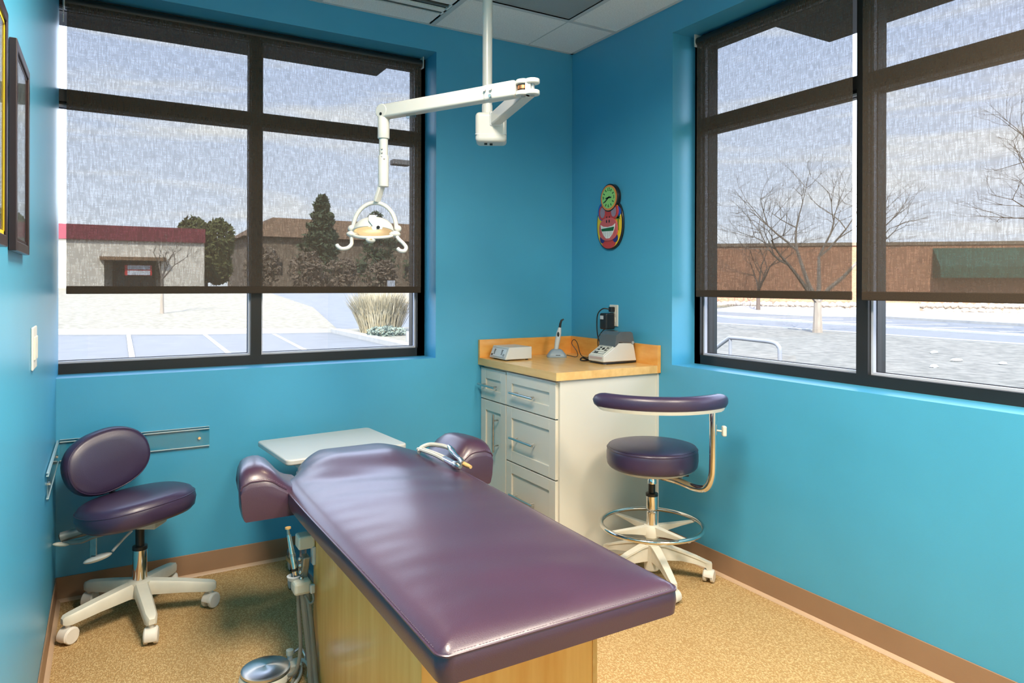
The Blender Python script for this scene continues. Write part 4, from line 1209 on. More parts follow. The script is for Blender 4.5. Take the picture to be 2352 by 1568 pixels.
# ================================================================== EXAM LAMP
LP = Vector((-1.081, -0.917, 0))
lamp = thing('exam_lamp', 'white ceiling-mounted dental lamp on a folding arm, switched on', 'exam lamp', (LP.x, LP.y, H))
LOF = (LP.x, LP.y, H)
MB().cyl(LP + Z(1.98), LP + Z(H + 0.05), 0.0205, 28).build('ceiling_pole', M['white'], lamp, off=LOF)
MB().cyl(LP + Z(2.02), LP + Z(2.085), 0.0225, 28).build('pole_collar', M['white'], lamp, off=LOF)
bx = MB(); bx.obox(LP + RT * 0.017 + FW * 0.0 + Z(1.985), RT * 0.064, FW * 0.052, Vector((0, 0, 0.062)))
blk = bx.build('pivot_block', M['white'], lamp, smooth=40, bevel=0.016, seg=4, off=LOF)
MB().obox(LP + RT * 0.017 + Z(1.954), RT * 0.0645, FW * 0.0525, Vector((0, 0, 0.0012))).build('block_seam', M['palegrey'], blk, smooth=0, off=LOF)
for k, (a, b) in enumerate(((0.0, -0.02), (0.022, -0.01))):
    MB().obox(LP + RT * (a - .005) + FW * b + Z(1.920), RT * 0.006, FW * 0.004, Vector((0, 0, 0.004))).build('switch', M['black'], blk, smooth=0, off=LOF)
E1 = Vector((-1.163, -1.405, 2.030))                # elbow
A0 = LP + RT * 0.03 + FW * -0.03 + Z(2.016)
def beam(name, a, b, w, h, m, parent, bev=0.006, off=LOF):
    a, b = Vector(a), Vector(b); d = b - a; L = d.length; d.normalize()
    s_ = d.cross(Vector((0, 0, 1))).normalized(); u = s_.cross(d)
    return MB().obox((a + b) / 2, d * L / 2, s_ * w / 2, u * h / 2).build(name, m, parent, smooth=30, bevel=bev, seg=3, off=off)
beam('fixed_arm', A0, E1 + (A0 - E1).normalized() * 0.03, 0.042, 0.052, M['white'], lamp)
MB().obox(A0 + Z(0), (E1 - A0).normalized() * 0.03, RT * 0.026, Vector((0, 0, 0.030))).build('arm_root', M['palegrey'], lamp, smooth=0, bevel=0.006, off=LOF)
# elbow knuckle: two forked ends stacked round a pin
E2 = E1 + RT * -0.032 + FW * 0.012
for c in (E1, E2):
    for z in (-0.021, 0.019):
        MB().cyl(c + Z(z - 0.0075), c + Z(z + 0.0085), 0.026, 24).build('knuckle_plate', M['white'], lamp, bevel=0.003, off=LOF)
    MB().cyl(c + Z(-0.032), c + Z(0.026), 0.008, 14).build('knuckle_pin', M['grey'], lamp, off=LOF)
MB().obox((E1 + E2) / 2 + Z(-0.001), RT * 0.010, FW * 0.018, Vector((0, 0, 0.026))).build('knuckle_web', M['white'], lamp, smooth=0, bevel=0.003, off=LOF)
MB().cyl(E2 + Z(-0.006), E2 + Z(0.006), 0.020, 20).build('copper_washer', mat('copper', (0.72, 0.30, 0.14, 1), 0.3, 0.9), lamp, off=LOF)
S1 = Vector((-1.504, -0.846, 2.018))                # far end of spring arm
dA = (S1 - E2).normalized()
sa = beam('spring_arm', E2 + dA * 0.10, S1, 0.046, 0.054, M['white'], lamp, 0.008)
sh = beam('spring_arm_head', E2 + dA * 0.022, E2 + dA * 0.155, 0.049, 0.058, M['white'], lamp, 0.010)
for t_ in (0.12, 0.145):
    MB().cyl(E2 + dA * t_ - FW * 0.0265 - RT * .012 + Z(0.008), E2 + dA * t_ - FW * 0.031 - RT * .014 + Z(0.008), 0.006, 14).build('screw_cap', M['palegrey'], sh, off=LOF)
MB().cyl(E2 + dA * 0.12 - FW * 0.028 - RT * .013 + Z(-0.018), E2 + dA * 0.12 - FW * 0.034 - RT * .015 + Z(-0.018), 0.006, 14).build('screw_cap', M['steel'], sh, off=LOF)
MB().obox(S1 - dA * 0.13 + Z(-0.033), dA * 0.022, FW * 0.012, Vector((0, 0, 0.007))).build('arm_clip', M['acrylic'], sa, smooth=0, bevel=0.003, off=LOF)
s_ = dA.cross(Vector((0, 0, 1))).normalized()
MB().cyl(S1 - s_ * 0.024, S1 + s_ * 0.024, 0.028, 26).build('end_knuckle', M['white'], lamp, bevel=0.003, off=LOF)
MB().cyl(S1 - s_ * 0.0255 + Z(-.012), S1 + s_ * 0.0255 + Z(-.012), 0.006, 14).build('knuckle_bolt', M['black'], lamp, off=LOF)
T = Vector((S1.x - 0.004, S1.y, 0))
MB().lathe([(0.0225, 1.912), (0.0235, 1.916), (0.0235, 1.995), (0.020, 2.0)], tuple(T), 26).build('swivel_cup', M['white'], lamp, off=LOF)
MB().lathe([(0.0175, 1.80), (0.0175, 1.915)], tuple(T), 24).build('drop_tube', M['white'], lamp, off=LOF)
sl = MB().lathe([(0.0205, 1.722), (0.0210, 1.725), (0.0210, 1.842), (0.0185, 1.846)], tuple(T), 24).build('drop_sleeve', M['white'], lamp, off=LOF)
for z in (1.838, 1.853, 1.868):
    MB().ball(tuple(T + Z(z) - FW * 0.0185 + RT * -0.003), 0.0035, n=8, m=5).build('set_screw', M['alu'], sl, off=LOF)
MB().ball(tuple(T + Z(1.829) - FW * 0.0205 + RT * 0.006), 0.0035, n=8, m=5).build('set_screw', M['alu'], sl, off=LOF)
HC = Vector((-1.540, -0.823, 1.545))                # reflector centre
beam('yoke_stem', T + Z(1.735) + RT * -0.004, HC + Z(0.118) + RT * 0.010 + FW * 0.01, 0.032, 0.014, M['white'], lamp, 0.004)
def HL(x, y, z): return HC + RT * x - FW * y + Z(z)    # x right, y towards the viewer, z up
yk = []
for k in range(25):
    a = math.radians(-4 + 188 * k / 24)
    yk.append(HL(0.086 * math.cos(a) + 0.002, -0.012 - 0.008 * math.sin(a), 0.012 + 0.104 * math.sin(a)))
MB().tube(yk, [0.0085] * 25, 12).build('yoke', M['white'], lamp, off=LOF)
for sx in (-1, 1):
    MB().ball(tuple(HL(sx * 0.092 + 0.002, -0.012, 0.012)), 0.015, n=16, m=8).build('yoke_knob', M['white'], lamp, off=LOF)
# dome: upper shell of the lamp head
def dome_rings(a, b, c, n=36, m=9, z0=0.0, thick=0.0):
    rings = []
    for i in range(m + 1):
        t = PI / 2 * i / m
        r = math.cos(t) ** .8 if i < m else 0.02
        rings.append([HL(a * r * math.cos(2 * PI * j / n), b * r * math.sin(2 * PI * j / n), z0 + c * math.sin(t)) for j in range(n)])
    return rings
TI = Matrix.Translation(HC) @ Matrix.Rotation(math.radians(-21), 4, RT) @ Matrix.Translation(-HC)
warm = mat('lit_reflector', (0.55, 0.50, 0.40, 1), 0.25, emis=(1.0, 0.60, 0.26, 1), estr=0.32)
hot = mat('glowing_bulb', (1, 0.95, 0.8, 1), 0.3, emis=(1.0, 0.84, 0.56, 1), estr=5.0)
dm = MB(); dm.loft(dome_rings(0.080, 0.052, 0.058), cap=False)
inner = MB(); inner.loft(dome_rings(0.076, 0.048, 0.052, z0=-0.001), cap=False)
dm.xf(TI); inner.xf(TI)
hd = dm.build('lamp_head_shell', M['white'], lamp, smooth=60, off=LOF)
inner.build('reflector', warm, lamp, smooth=60, off=LOF)
rim = [TI @ HL(0.080 * math.cos(2 * PI * j / 40), 0.052 * math.sin(2 * PI * j / 40), 0.0) for j in range(40)]
MB().tube(rim, 0.0035, 8, closed=True).build('rim', M['white'], lamp, off=LOF)
bs = MB()
bs.loft([[TI @ HL(0.070 * math.cos(2 * PI * j / 36), 0.044 * math.sin(2 * PI * j / 36), -0.002 - d * .012) if d == 0 else TI @ HL(0.055 * math.cos(2 * PI * j / 36), 0.03 * math.sin(2 * PI * j / 36), -0.016) for j in range(36)] for d in (0, 1)])
bs.build('front_shield', glass('lamp_shield', (0.98, 0.97, 0.95, 1), 0.3, 0.1), lamp, smooth=40, off=LOF)
MB().ball(tuple(HL(0.006, 0.006, 0.016)), 0.012, 0.012, 0.010, n=14, m=8).build('bulb', hot, lamp, off=LOF)
# grey bulb cover in the middle of the head
cv = MB(); cv.loft([[HL(x, y, z) for x, y, z in ring] for ring in (
    [(-0.016, 0.010, 0.066), (0.010, 0.010, 0.066), (0.010, 0.030, 0.056), (-0.016, 0.030, 0.056)],
    [(-0.012, 0.012, 0.050), (0.020, 0.012, 0.050), (0.020, 0.046, 0.038), (-0.012, 0.046, 0.038)],
    [(0.004, 0.020, 0.030), (0.036, 0.020, 0.030), (0.036, 0.058, 0.020), (0.004, 0.058, 0.020)],
    [(0.012, 0.030, 0.018), (0.046, 0.030, 0.018), (0.046, 0.060, 0.002), (0.012, 0.060, 0.002)])])
cvo = cv.build('bulb_cover', M['palegrey'], lamp, smooth=30, bevel=0.003, off=LOF)
MB().cyl(HL(0.030, 0.0585, 0.012), HL(0.030, 0.063, 0.011), 0.0065, 14).build('vent_hole', M['dark'], cvo, off=LOF)
kn = MB(); kn.ball(tuple(HL(-0.002, 0.045, -0.036)), 0.020, 0.014, 0.013, n=18, m=8); ko = kn.build('switch_knob', M['white'], lamp, off=LOF)
MB().obox(HL(0.002, 0.0600, -0.034), RT * 0.005, FW * 0.001, Vector((0, 0, 0.0013))).build('switch_mark', M['tan'], ko, smooth=0, off=LOF)
fr = MB(); rr = []
for k in range(19):
    a = PI + PI * k / 18
    rr.append(HL(0.079 * math.cos(a), 0.048 - 0.040 * abs(math.cos(a)) ** 2, -0.012 + 0.016 * math.sin(a)))
MB().tube(rr, 0.006, 10).build('front_rim', M['white'], lamp, off=LOF)
for sx in (-1, 1):
    MB().ball(tuple(HL(sx * 0.084, 0.0, -0.010)), 0.024, 0.016, 0.013, n=16, m=8).build('handle_root', M['white'], lamp, off=LOF)
hl = [(-0.088, 0.0, -0.014), (-0.086, 0.004, -0.035), (-0.086, 0.01, -0.052), (-0.098, 0.02, -0.066), (-0.118, 0.03, -0.070), (-0.133, 0.032, -0.062), (-0.138, 0.030, -0.054)]
MB().tube(smoothpath([HL(*p) for p in hl], 5), 0.0075, 10).build('handle', M['white'], lamp, off=LOF)
hl = [(0.088, 0.0, -0.014), (0.102, 0.004, -0.032), (0.120, 0.010, -0.048), (0.132, 0.018, -0.064), (0.126, 0.026, -0.078), (0.110, 0.030, -0.077), (0.100, 0.028, -0.068)]
MB().tube(smoothpath([HL(*p) for p in hl], 5), 0.0075, 10).build('handle', M['white'], lamp, off=LOF)
ld = bpy.data.lights.new('lamp_light', 'SPOT')
ld.energy = 14; ld.color = (1.0, 0.80, 0.52); ld.spot_size = math.radians(75); ld.spot_blend = 0.7; ld.shadow_soft_size = 0.03
lo = bpy.data.objects.new('lamp_light', ld); COL.objects.link(lo); lo.parent = lamp
lo.location = HL(0, 0.03, -0.03) - Vector(LOF); lo.rotation_euler = Vector((-0.05, -0.25, -1)).to_track_quat('-Z', 'Y').to_euler()

ld = bpy.data.lights.new('bulb_light', 'POINT')
ld.energy = 0.12; ld.color = (1.0, 0.76, 0.46); ld.shadow_soft_size = 0.006
lo = bpy.data.objects.new('bulb_light', ld); COL.objects.link(lo); lo.parent = lamp
lo.location = HL(-0.012, 0.022, 0.010) - Vector(LOF)
# ================================================================== CABINET
CO = (-0.31, -0.39, 0)
cab = thing('base_cabinet', 'cream base cabinet with shaker drawers and bar handles in the corner', 'cabinet', CO)
FX = -0.606                                                   # carcass front
MB().box(FX, -0.002, -0.755, -0.003, 0.10, 0.886).build('carcass', M['cab'], cab, smooth=0, off=CO)
MB().box(FX + 0.07, -0.002, -0.755, -0.003, 0.0, 0.10).build('toe_kick', M['dark'], cab, smooth=0, off=CO)
MB().box(FX - 0.006, -0.002, -0.774, -0.755, 0.0, 0.886).build('end_panel', M['cab'], cab, smooth=0, bevel=0.001, off=CO)
MB().box(-0.016, -0.001, -0.778, -0.774, 0.0, 0.886).build('scribe_strip', M['cab'], cab, smooth=0, off=CO)
def front(name, y0, y1, z0, z1, rail, handle, hy=None, hz=None, vert=False):
    x1, x0 = FX - 0.001, FX - 0.021
    m = MB()
    a, b = min(y0, y1), max(y0, y1)
    m.box(x0, x1, a, a + rail, z0, z1); m.box(x0, x1, b - rail, b, z0, z1)
    m.box(x0, x1, a + rail, b - rail, z0, z0 + rail); m.box(x0, x1, a + rail, b - rail, z1 - rail, z1)
    m.box(x0 + 0.009, x1, a + rail - .001, b - rail + .001, z0 + rail - .001, z1 - rail + .001)
    o = m.build(name, M['cab'], cab, smooth=0, bevel=0.0015, off=CO)
    xh = x0 - 0.032
    h = MB()
    if vert:
        h.cyl((xh, hy, hz[0]), (xh, hy, hz[1]), 0.006, 12)
        for z in (hz[0] + 0.035, hz[1] - 0.035): h.cyl((xh, hy, z), (x0, hy, z), 0.004, 10)
    else:
        h.cyl((xh, hy[0], hz), (xh, hy[1], hz), 0.006, 12)
        for y in (hy[0] - 0.033, hy[1] + 0.033): h.cyl((xh, y, hz), (x0, y, hz), 0.004, 10)
    ho = h.build('bar_handle', M['steel'], o, off=CO)
    return o
front('drawer', -0.006, -0.286, 0.702, 0.872, 0.055, True, (-0.03, -0.22), 0.782)
front('door', -0.006, -0.286, 0.105, 0.696, 0.055, True, -0.206, (0.435, 0.640), True)
front('drawer', -0.294, -0.758, 0.702, 0.876, 0.055, True, (-0.378, -0.602), 0.780)
front('drawer', -0.294, -0.758, 0.415, 0.696, 0.055, True, (-0.378, -0.602), 0.548)
front('drawer', -0.294, -0.758, 0.105, 0.408, 0.055, True, (-0.378, -0.602), 0.255)

CT = (-0.32, -0.40, 0.887)
ct = thing('countertop', 'maple laminate countertop with low backsplash on the corner cabinet', 'countertop', CT)
MB().box(-0.640, -0.001, -0.786, -0.001, 0.888, 0.925).build('slab', M['maple_top'], ct, smooth=0, off=CT)
MB().box(-0.644, -0.640, -0.790, -0.001, 0.887, 0.9252).build('edge_band', M['maple_top'], ct, smooth=0, off=CT)
MB().box(-0.640, -0.020, -0.790, -0.786, 0.887, 0.9252).build('edge_band', M['maple_top'], ct, smooth=0, off=CT)
MB().box(-0.644, -0.0015, -0.021, -0.0015, 0.925, 1.027).build('backsplash', M['maple_splash'], ct, smooth=0, bevel=0.001, off=CT)
MB().box(-0.021, -0.0015, -0.775, -0.021, 0.925, 1.027).build('backsplash', M['maple_splash'], ct, smooth=0, bevel=0.001, off=CT)
MB().box(-0.022, -0.0015, -0.792, -0.775, 0.887, 1.028).build('end_block', M['maple_splash'], ct, smooth=0, bevel=0.001, off=CT)

def text_mesh(txt, size, m, name, parent, mat4, extrude=0.0006):
    cu = bpy.data.curves.new(name, 'FONT'); cu.body = txt; cu.size = size; cu.align_x = 'CENTER'; cu.align_y = 'CENTER'; cu.extrude = extrude; cu.resolution_u = 3
    ob = bpy.data.objects.new(name + '_tmp', cu); COL.objects.link(ob)
    dg = bpy.context.evaluated_depsgraph_get()
    me = bpy.data.meshes.new_from_object(ob.evaluated_get(dg))
    bpy.data.objects.remove(ob)
    me.transform(mat4); me.materials.clear(); me.materials.append(m)
    o = bpy.data.objects.new(name, me); COL.objects.link(o); o.parent = parent
    return o

CTZ = 0.9254
# ---- small white tester box
t = thing('tester_unit', 'small white bench instrument with slanted grey display panel', 'instrument', (-0.515, -0.148, CTZ))
pf = [(-0.088, 0.006), (0.080, 0.006), (0.080, 0.072), (-0.062, 0.072)]
MB().prism(pf, -0.092, 0.092, 'XZ').build('housing', M['white'], t, smooth=0, bevel=0.004)
n_ = Vector((-0.066, 0, 0.026)).normalized(); upv = Vector((0.026, 0, 0.066)).normalized()
pc = Vector((-0.075, 0, 0.039)) + n_ * 0.001
pan = MB().obox(pc, Vector((0, 0.080, 0)), upv * 0.027, n_ * 0.001).build('display_panel', M['panelgrey'], t, smooth=0)
MB().obox(pc + n_ * 0.0012, Vector((0, 0.076, 0)), upv * 0.023, n_ * 0.0006).build('panel_print', mat('pale_panel', (0.62, 0.66, 0.70, 1), 0.4), pan, smooth=0)
for y in (0.045, -0.035):
    for k in range(4):
        MB().obox(pc + Vector((0, y, 0)) + upv * (0.014 - 0.008 * k) + n_ * 0.0022, Vector((0, 0.008 - 0.001 * k, 0)), upv * 0.0022, n_ * 0.0005).build('indicator', M['black'], pan, smooth=0)
MB().obox(pc + Vector((0, -0.06, 0)) + upv * -0.012 + n_ * 0.0022, Vector((0, 0.011, 0)), upv * 0.007, n_ * 0.0005).build('button', M['grey'], pan, smooth=0)
MB().obox(pc + Vector((0, 0.066, 0)) + upv * -0.016 + n_ * 0.0022, Vector((0, 0.008, 0)), upv * 0.005, n_ * 0.0005).build('button', M['black'], pan, smooth=0)
for x in (-0.06, 0.06):
    for y in (-0.07, 0.07): MB().cyl((x, y, 0), (x, y, 0.008), 0.008, 12).build('foot', M['black'], t)
MB().cyl((0.080, -0.05, 0.04), (0.088, -0.05, 0.04), 0.016, 16).build('rear_dial', M['black'], t)

# ---- curing light in its cradle
t = thing('curing_light', 'upright grey curing light with black curved tip standing in its cradle', 'curing light', (-0.235, -0.185, CTZ))
cr = MB().loft([[(x * RT.x + y * FW.x, x * RT.y + y * FW.y, z) for x, y in round_rect(-a, a, -b, b, min(a, b) * .5)] for a, b, z in ((0.056, 0.040, 0.0), (0.057, 0.041, 0.006), (0.050, 0.036, 0.018), (0.034, 0.028, 0.038), (0.022, 0.022, 0.045))])
bl2 = mat('slate_blue_plastic', (0.26, 0.33, 0.40, 1), 0.4, vary=0.05)
cr.build('cradle', bl2, t, smooth=50)
ax = RT * 0.012 + Z(0.14)
MB().tube([RT * -0.004 + Z(0.034), RT * 0.000 + Z(0.06), RT * 0.006 + Z(0.10), RT * 0.013 + Z(0.14), RT * 0.018 + Z(0.168)], [0.0105, 0.0135, 0.0150, 0.0135, 0.0085], 18).build('handle_body', M['palegrey'], t)
MB().tube([RT * 0.018 + Z(0.166), RT * 0.021 + Z(0.190), RT * 0.027 + Z(0.208), RT * 0.040 + Z(0.216)], [0.0075, 0.0068, 0.0058, 0.0045], 14).build('light_guide', M['black'], t)
bt = MB(); bt.ball((0, 0, 0), 0.0065, 0.003, 0.014, n=12, m=8); bt.xf(Matrix.Translation(RT * 0.008 - FW * 0.0145 + Z(0.130)) @ Matrix.Rotation(math.radians(-30), 4, 'Z')); bt.build('trigger', M['black'], t)
MB().obox(RT * 0.006 - FW * 0.038 + Z(0.013), RT * 0.013, FW * 0.0006, Vector((0, 0, 0.002))).build('cradle_mark', M['black'], t, smooth=0)
pth = [(0.045, -0.035, 0.012), (0.085, -0.075, 0.004), (0.10, -0.06, 0.03), (0.085, -0.03, 0.075), (0.095, -0.035, 0.098), (0.108, -0.05, 0.08), (0.112, -0.075, 0.02), (0.12, -0.10, 0.003), (0.135, -0.14, 0.003)]
MB().tube(smoothpath(pth, 7), 0.0022, 7).build('cord', M['black'], t)

# ---- amalgam mixer
t = thing('amalgam_mixer', 'cream wedge-shaped mixer with smoked lid and button panel', 'mixer', (-0.135, -0.568, CTZ))
pf = [(-0.112, 0.012), (0.108, 0.012), (0.086, 0.108), (-0.014, 0.108), (-0.030, 0.094), (-0.112, 0.042)]
MB().prism(pf, -0.066, 0.066, 'XZ').build('housing', M['white'], t, smooth=0, bevel=0.005, seg=3)
MB().box(-0.100, 0.106, -0.062, 0.062, 0.003, 0.013).build('base_plate', M['black'], t, smooth=0)
MB().cyl((-0.09, -0.05, 0), (-0.09, -0.05, 0.006), 0.009, 12).build('foot', M['alu'], t)
lidp = [(-0.040, 0.088), (-0.030, 0.150), (0.000, 0.166), (0.064, 0.166), (0.078, 0.158), (0.092, 0.100), (0.088, 0.104), (-0.012, 0.112), (-0.026, 0.098)]
MB().prism(lidp, -0.069, 0.069, 'XZ').build('smoked_lid', mat('smoked_lid_plastic', (0.10, 0.10, 0.105, 1), 0.14, vary=0.1, coat=0.6), t, smooth=0, bevel=0.006, seg=3)
MB().cyl((0.078, -0.072, 0.108), (0.078, -0.066, 0.108), 0.008, 14).build('hinge', M['grey'], t)
dv = Vector((0.082, 0, 0.052)).normalized(); nv = Vector((-0.052, 0, 0.082)).normalized()
pc = Vector((-0.071, 0, 0.068)) + nv * 0.0012
pan = MB().obox(pc, dv * 0.042, Vector((0, 0.055, 0)), nv * 0.0012).build('control_panel', mat('cream_panel', (0.70, 0.70, 0.64, 1), 0.4), t, smooth=0)
for u, y, a, b in ((0.034, 0.0, 0.0012, 0.046), (-0.014, 0.0, 0.0008, 0.046), (-0.031, 0.0, 0.0012, 0.046), (0.002, 0.046, 0.032, 0.0008), (0.002, -0.046, 0.032, 0.0008)):
    MB().obox(pc + dv * u + Vector((0, y, 0)) + nv * 0.0016, dv * a, Vector((0, b, 0)), nv * 0.0004).build('panel_line', M['black'], pan, smooth=0)
for u in (0.020, 0.002):
    for y in (0.032, 0.022, -0.024, -0.035): MB().obox(pc + dv * u + Vector((0, y, 0)) + nv * 0.002, dv * 0.0055, Vector((0, 0.0034, 0)), nv * 0.0008).build('button', M['black'], pan, smooth=0)
MB().obox(pc + dv * 0.012 + Vector((0, -0.002, 0)) + nv * 0.002, dv * 0.009, Vector((0, 0.008, 0)), nv * 0.0008).build('display', M['dark'], pan, smooth=0)
for y in (0.030, 0.014): MB().obox(pc + dv * -0.023 + Vector((0, y, 0)) + nv * 0.002, dv * 0.005, Vector((0, 0.006, 0)), nv * 0.0008).build('button', M['black'], pan, smooth=0)
MB().obox((-0.1135, 0, 0.033), (0.0006, 0, 0), (0, 0.052, 0), (0, 0, 0.0055)).build('name_strip', mat('pinkish_strip', (0.45, 0.36, 0.36, 1), 0.4), t, smooth=0)
cp = [(0.10, 0.05, 0.03), (0.05, 0.085, 0.010), (-0.02, 0.100, 0.006), (-0.075, 0.105, 0.016), (-0.06, 0.115, 0.034), (-0.01, 0.11, 0.036), (-0.03, 0.10, 0.012), (-0.10, 0.105, 0.006), (-0.13, 0.11, 0.010), (-0.11, 0.12, 0.020), (-0.07, 0.125, 0.008), (-0.02, 0.13, 0.006)]
MB().tube(smoothpath(cp, 7), 0.0042, 8).build('power_cord', M['black'], t)

# ---- wall outlet with plugs
t = thing('wall_outlet', 'ivory outlet plate on the wall above the mixer', 'wall outlet', (0, -0.412, 1.166))
MB().box(-0.006, 0, -0.037, 0.037, -0.060, 0.060).build('cover_plate', M['plate'], t, smooth=0, bevel=0.003)
for z in (-0.024, 0.024): MB().box(-0.008, -0.005, -0.017, 0.017, z - 0.015, z + 0.015).build('socket', M['cream'], t, smooth=0, bevel=0.002)
t = thing('power_adapter', 'black plug-in power adapter hanging from the wall outlet', 'power adapter', (-0.03, -0.400, 1.142))
MB().box(-0.042, 0.020, -0.030, 0.030, -0.052, 0.038).build('adapter_body', M['black'], t, smooth=0, bevel=0.008, seg=3)
MB().obox((-0.0425, 0.008, 0.014), (0.0006, 0, 0), (0, 0.014, 0), (0, 0, 0.010)).build('rating_label', M['palegrey'], t, smooth=0)
MB().tube(smoothpath([(-0.01, 0.02, -0.05), (-0.02, 0.05, -0.08), (-0.03, 0.06, -0.12), (-0.02, 0.06, -0.188)], 6), 0.0025, 7).build('cord', M['black'], t)
t = thing('power_plug', 'black mains plug and drooping cord in the upper socket', 'power plug', (-0.02, -0.416, 1.200))
MB().box(-0.016, 0.012, -0.014, 0.014, -0.013, 0.015).build('plug_body', M['black'], t, smooth=0, bevel=0.005, seg=3)
MB().tube(smoothpath([(-0.016, 0.004, 0.002), (-0.040, 0.03, 0.004), (-0.050, 0.062, -0.025), (-0.050, 0.072, -0.08), (-0.046, 0.068, -0.15), (-0.03, 0.05, -0.22), (-0.025, 0.03, -0.262)], 7), 0.0036, 8).build('cord', M['black'], t)

# ================================================================== WALL CLOCK
CK = Vector((0, -0.384, 1.69))
clk = thing('novelty_clock', 'painted mask-shaped novelty clock with round green dial on the blue wall', 'wall clock', CK)
def disc(cy_, cz, ry, rz, x0, x1, n=40, sq=2.0):
    pts = []
    for k in range(n):
        a = 2 * PI * k / n; c, s_ = math.cos(a), math.sin(a)
        pts.append((cy_ + ry * math.copysign(abs(c) ** (2 / sq), c), cz + rz * math.copysign(abs(s_) ** (2 / sq), s_)))
    return MB().prism(pts, x0, x1, 'YZ')
def cm(name, r, g, b, rough=0.35): return mat(name, lin(r, g, b), rough, vary=0.05, scale=40, coat=0.3)
ck_black = cm('clock_black', 18, 16, 22); ck_red = cm('clock_red', 196, 58, 54); ck_pink = cm('clock_coral', 206, 92, 92); ck_yel = cm('clock_yellow', 236, 196, 30)
ck_blue = cm('clock_blue', 30, 90, 190); ck_navy = cm('clock_navy', 40, 34, 120); ck_white = cm('clock_white', 224, 226, 222); ck_green = cm('clock_green', 20, 92, 44); ck_dial = cm('clock_dial', 150, 214, 120); ck_or = cm('clock_orange', 226, 140, 70); ck_lav = cm('clock_lavender', 150, 130, 150)
disc(0, -0.012, 0.118, 0.143, -0.022, 0, sq=2.25).build('mask_body', ck_black, clk, bevel=0.006)
disc(0, -0.014, 0.108, 0.134, -0.026, -0.020, sq=2.2).build('painted_ground', ck_yel, clk, bevel=0.002)
disc(0.062, 0.062, 0.038, 0.050, -0.0275, -0.024).build('sky_patch', ck_blue, clk)
disc(-0.070, 0.050, 0.034, 0.034, -0.0275, -0.024).build('sky_patch', ck_blue, clk)
disc(0.0, -0.118, 0.060, 0.030, -0.028, -0.024).build('collar', ck_red, clk)
for s_ in (-1, 1): disc(s_ * 0.058, -0.092, 0.022, 0.024, -0.029, -0.024).build('shirt_flower', ck_navy, clk)
fc = disc(0.0, -0.040, 0.082, 0.066, -0.038, -0.024, sq=2.3).build('muzzle', ck_pink, clk, bevel=0.004)
disc(0.0, 0.030, 0.046, 0.052, -0.036, -0.024).build('brow', ck_red, clk, bevel=0.003)
for s_ in (-1, 1):
    e_ = disc(s_ * 0.052, 0.056, 0.034, 0.042, -0.037, -0.024).build('eye_rim', ck_red, clk, bevel=0.003)
    disc(s_ * 0.050, 0.056, 0.022, 0.030, -0.0385, -0.036).build('eye', ck_lav, e_)
    disc(s_ * 0.012, 0.004, 0.0045, 0.009, -0.0400, -0.037).build('nostril', ck_black, fc)
    disc(s_ * 0.012, 0.024, 0.0035, 0.009, -0.0375, -0.035).build('nostril', ck_black, fc)
gr = [(-0.066, -0.012), (-0.040, -0.024), (0.0, -0.028), (0.040, -0.024), (0.066, -0.012), (0.060, -0.040), (0.040, -0.072), (0.015, -0.092), (-0.015, -0.092), (-0.040, -0.072), (-0.060, -0.040)]
gro = MB().prism(gr, -0.041, -0.036, 'YZ').build('grin', ck_white, fc, smooth=0, bevel=0.001)
MB().prism([(-0.058, -0.030), (0.058, -0.036), (0.050, -0.050), (-0.050, -0.052)], -0.0425, -0.040, 'YZ').build('mouth_band', ck_green, gro, smooth=0)
for k in range(5): MB().box(-0.0418, -0.0405, -0.032 + 0.016 * k - 0.0007, -0.032 + 0.016 * k + 0.0007, -0.088 + 0.006 * abs(k - 2), -0.054).build('tooth_line', ck_lav, gro, smooth=0)
pm = MB()
for k in range(7):
    a = math.radians(-20 + 220 * k / 6); c = Vector((0, -0.082, 0.020))
    d = Vector((0, math.cos(a), math.sin(a))); n2 = Vector((0, -d.z, d.y))
    pm.add([c - Vector((.030, 0, 0)) + n2 * 0.004, c - Vector((.030, 0, 0)) - n2 * 0.004, c - Vector((.030, 0, 0)) + d * 0.026 - Vector((0, 0, .004)), c - Vector((.026, 0, 0))], [(0, 1, 2), (0, 2, 3), (1, 3, 2), (0, 3, 1)])
pm.box(-0.030, -0.026, -0.0845, -0.0795, -0.05, 0.02)
pm.build('palm_tree', ck_green, clk, smooth=0)
dl = disc(-0.010, 0.135, 0.078, 0.078, -0.040, -0.002).build('dial_case', ck_black, clk, bevel=0.004)
disc(-0.010, 0.135, 0.071, 0.071, -0.043, -0.039).build('dial_ring', ck_or, dl)
disc(-0.010, 0.135, 0.060, 0.060, -0.0445, -0.042).build('dial_face', ck_dial, dl)
face = lambda y, z: Matrix.Translation((-0.0452, y, z)) @ Matrix.Rotation(-PI / 2, 4, 'Z') @ Matrix.Rotation(PI / 2, 4, 'X')
for k in range(12):
    a = math.radians(90 - 30 * k); r = 0.046
    y, z = -0.010 - r * math.cos(a), 0.135 + r * math.sin(a)
    if k % 3 == 0:
        text_mesh(str(12 if k == 0 else k), 0.026, ck_black, 'numeral', dl, face(y, z))
    else:
        d = Vector((0, -math.cos(a), math.sin(a))); n2 = Vector((0, d.z, -d.y))
        MB().obox((-0.0455, y, z), (0.0005, 0, 0), d * 0.007, n2 * 0.003).build('hour_mark', ck_green, dl, smooth=0)
def hand(a, L, w, name):
    a = math.radians(a); d = Vector((0, -math.cos(a), math.sin(a))); n2 = Vector((0, d.z, -d.y))
    MB().obox(Vector((-0.047, -0.010, 0.135)) + d * (L / 2 - 0.006), (0.0007, 0, 0), d * (L / 2 + 0.006), n2 * w).build(name, ck_black, dl, smooth=0)
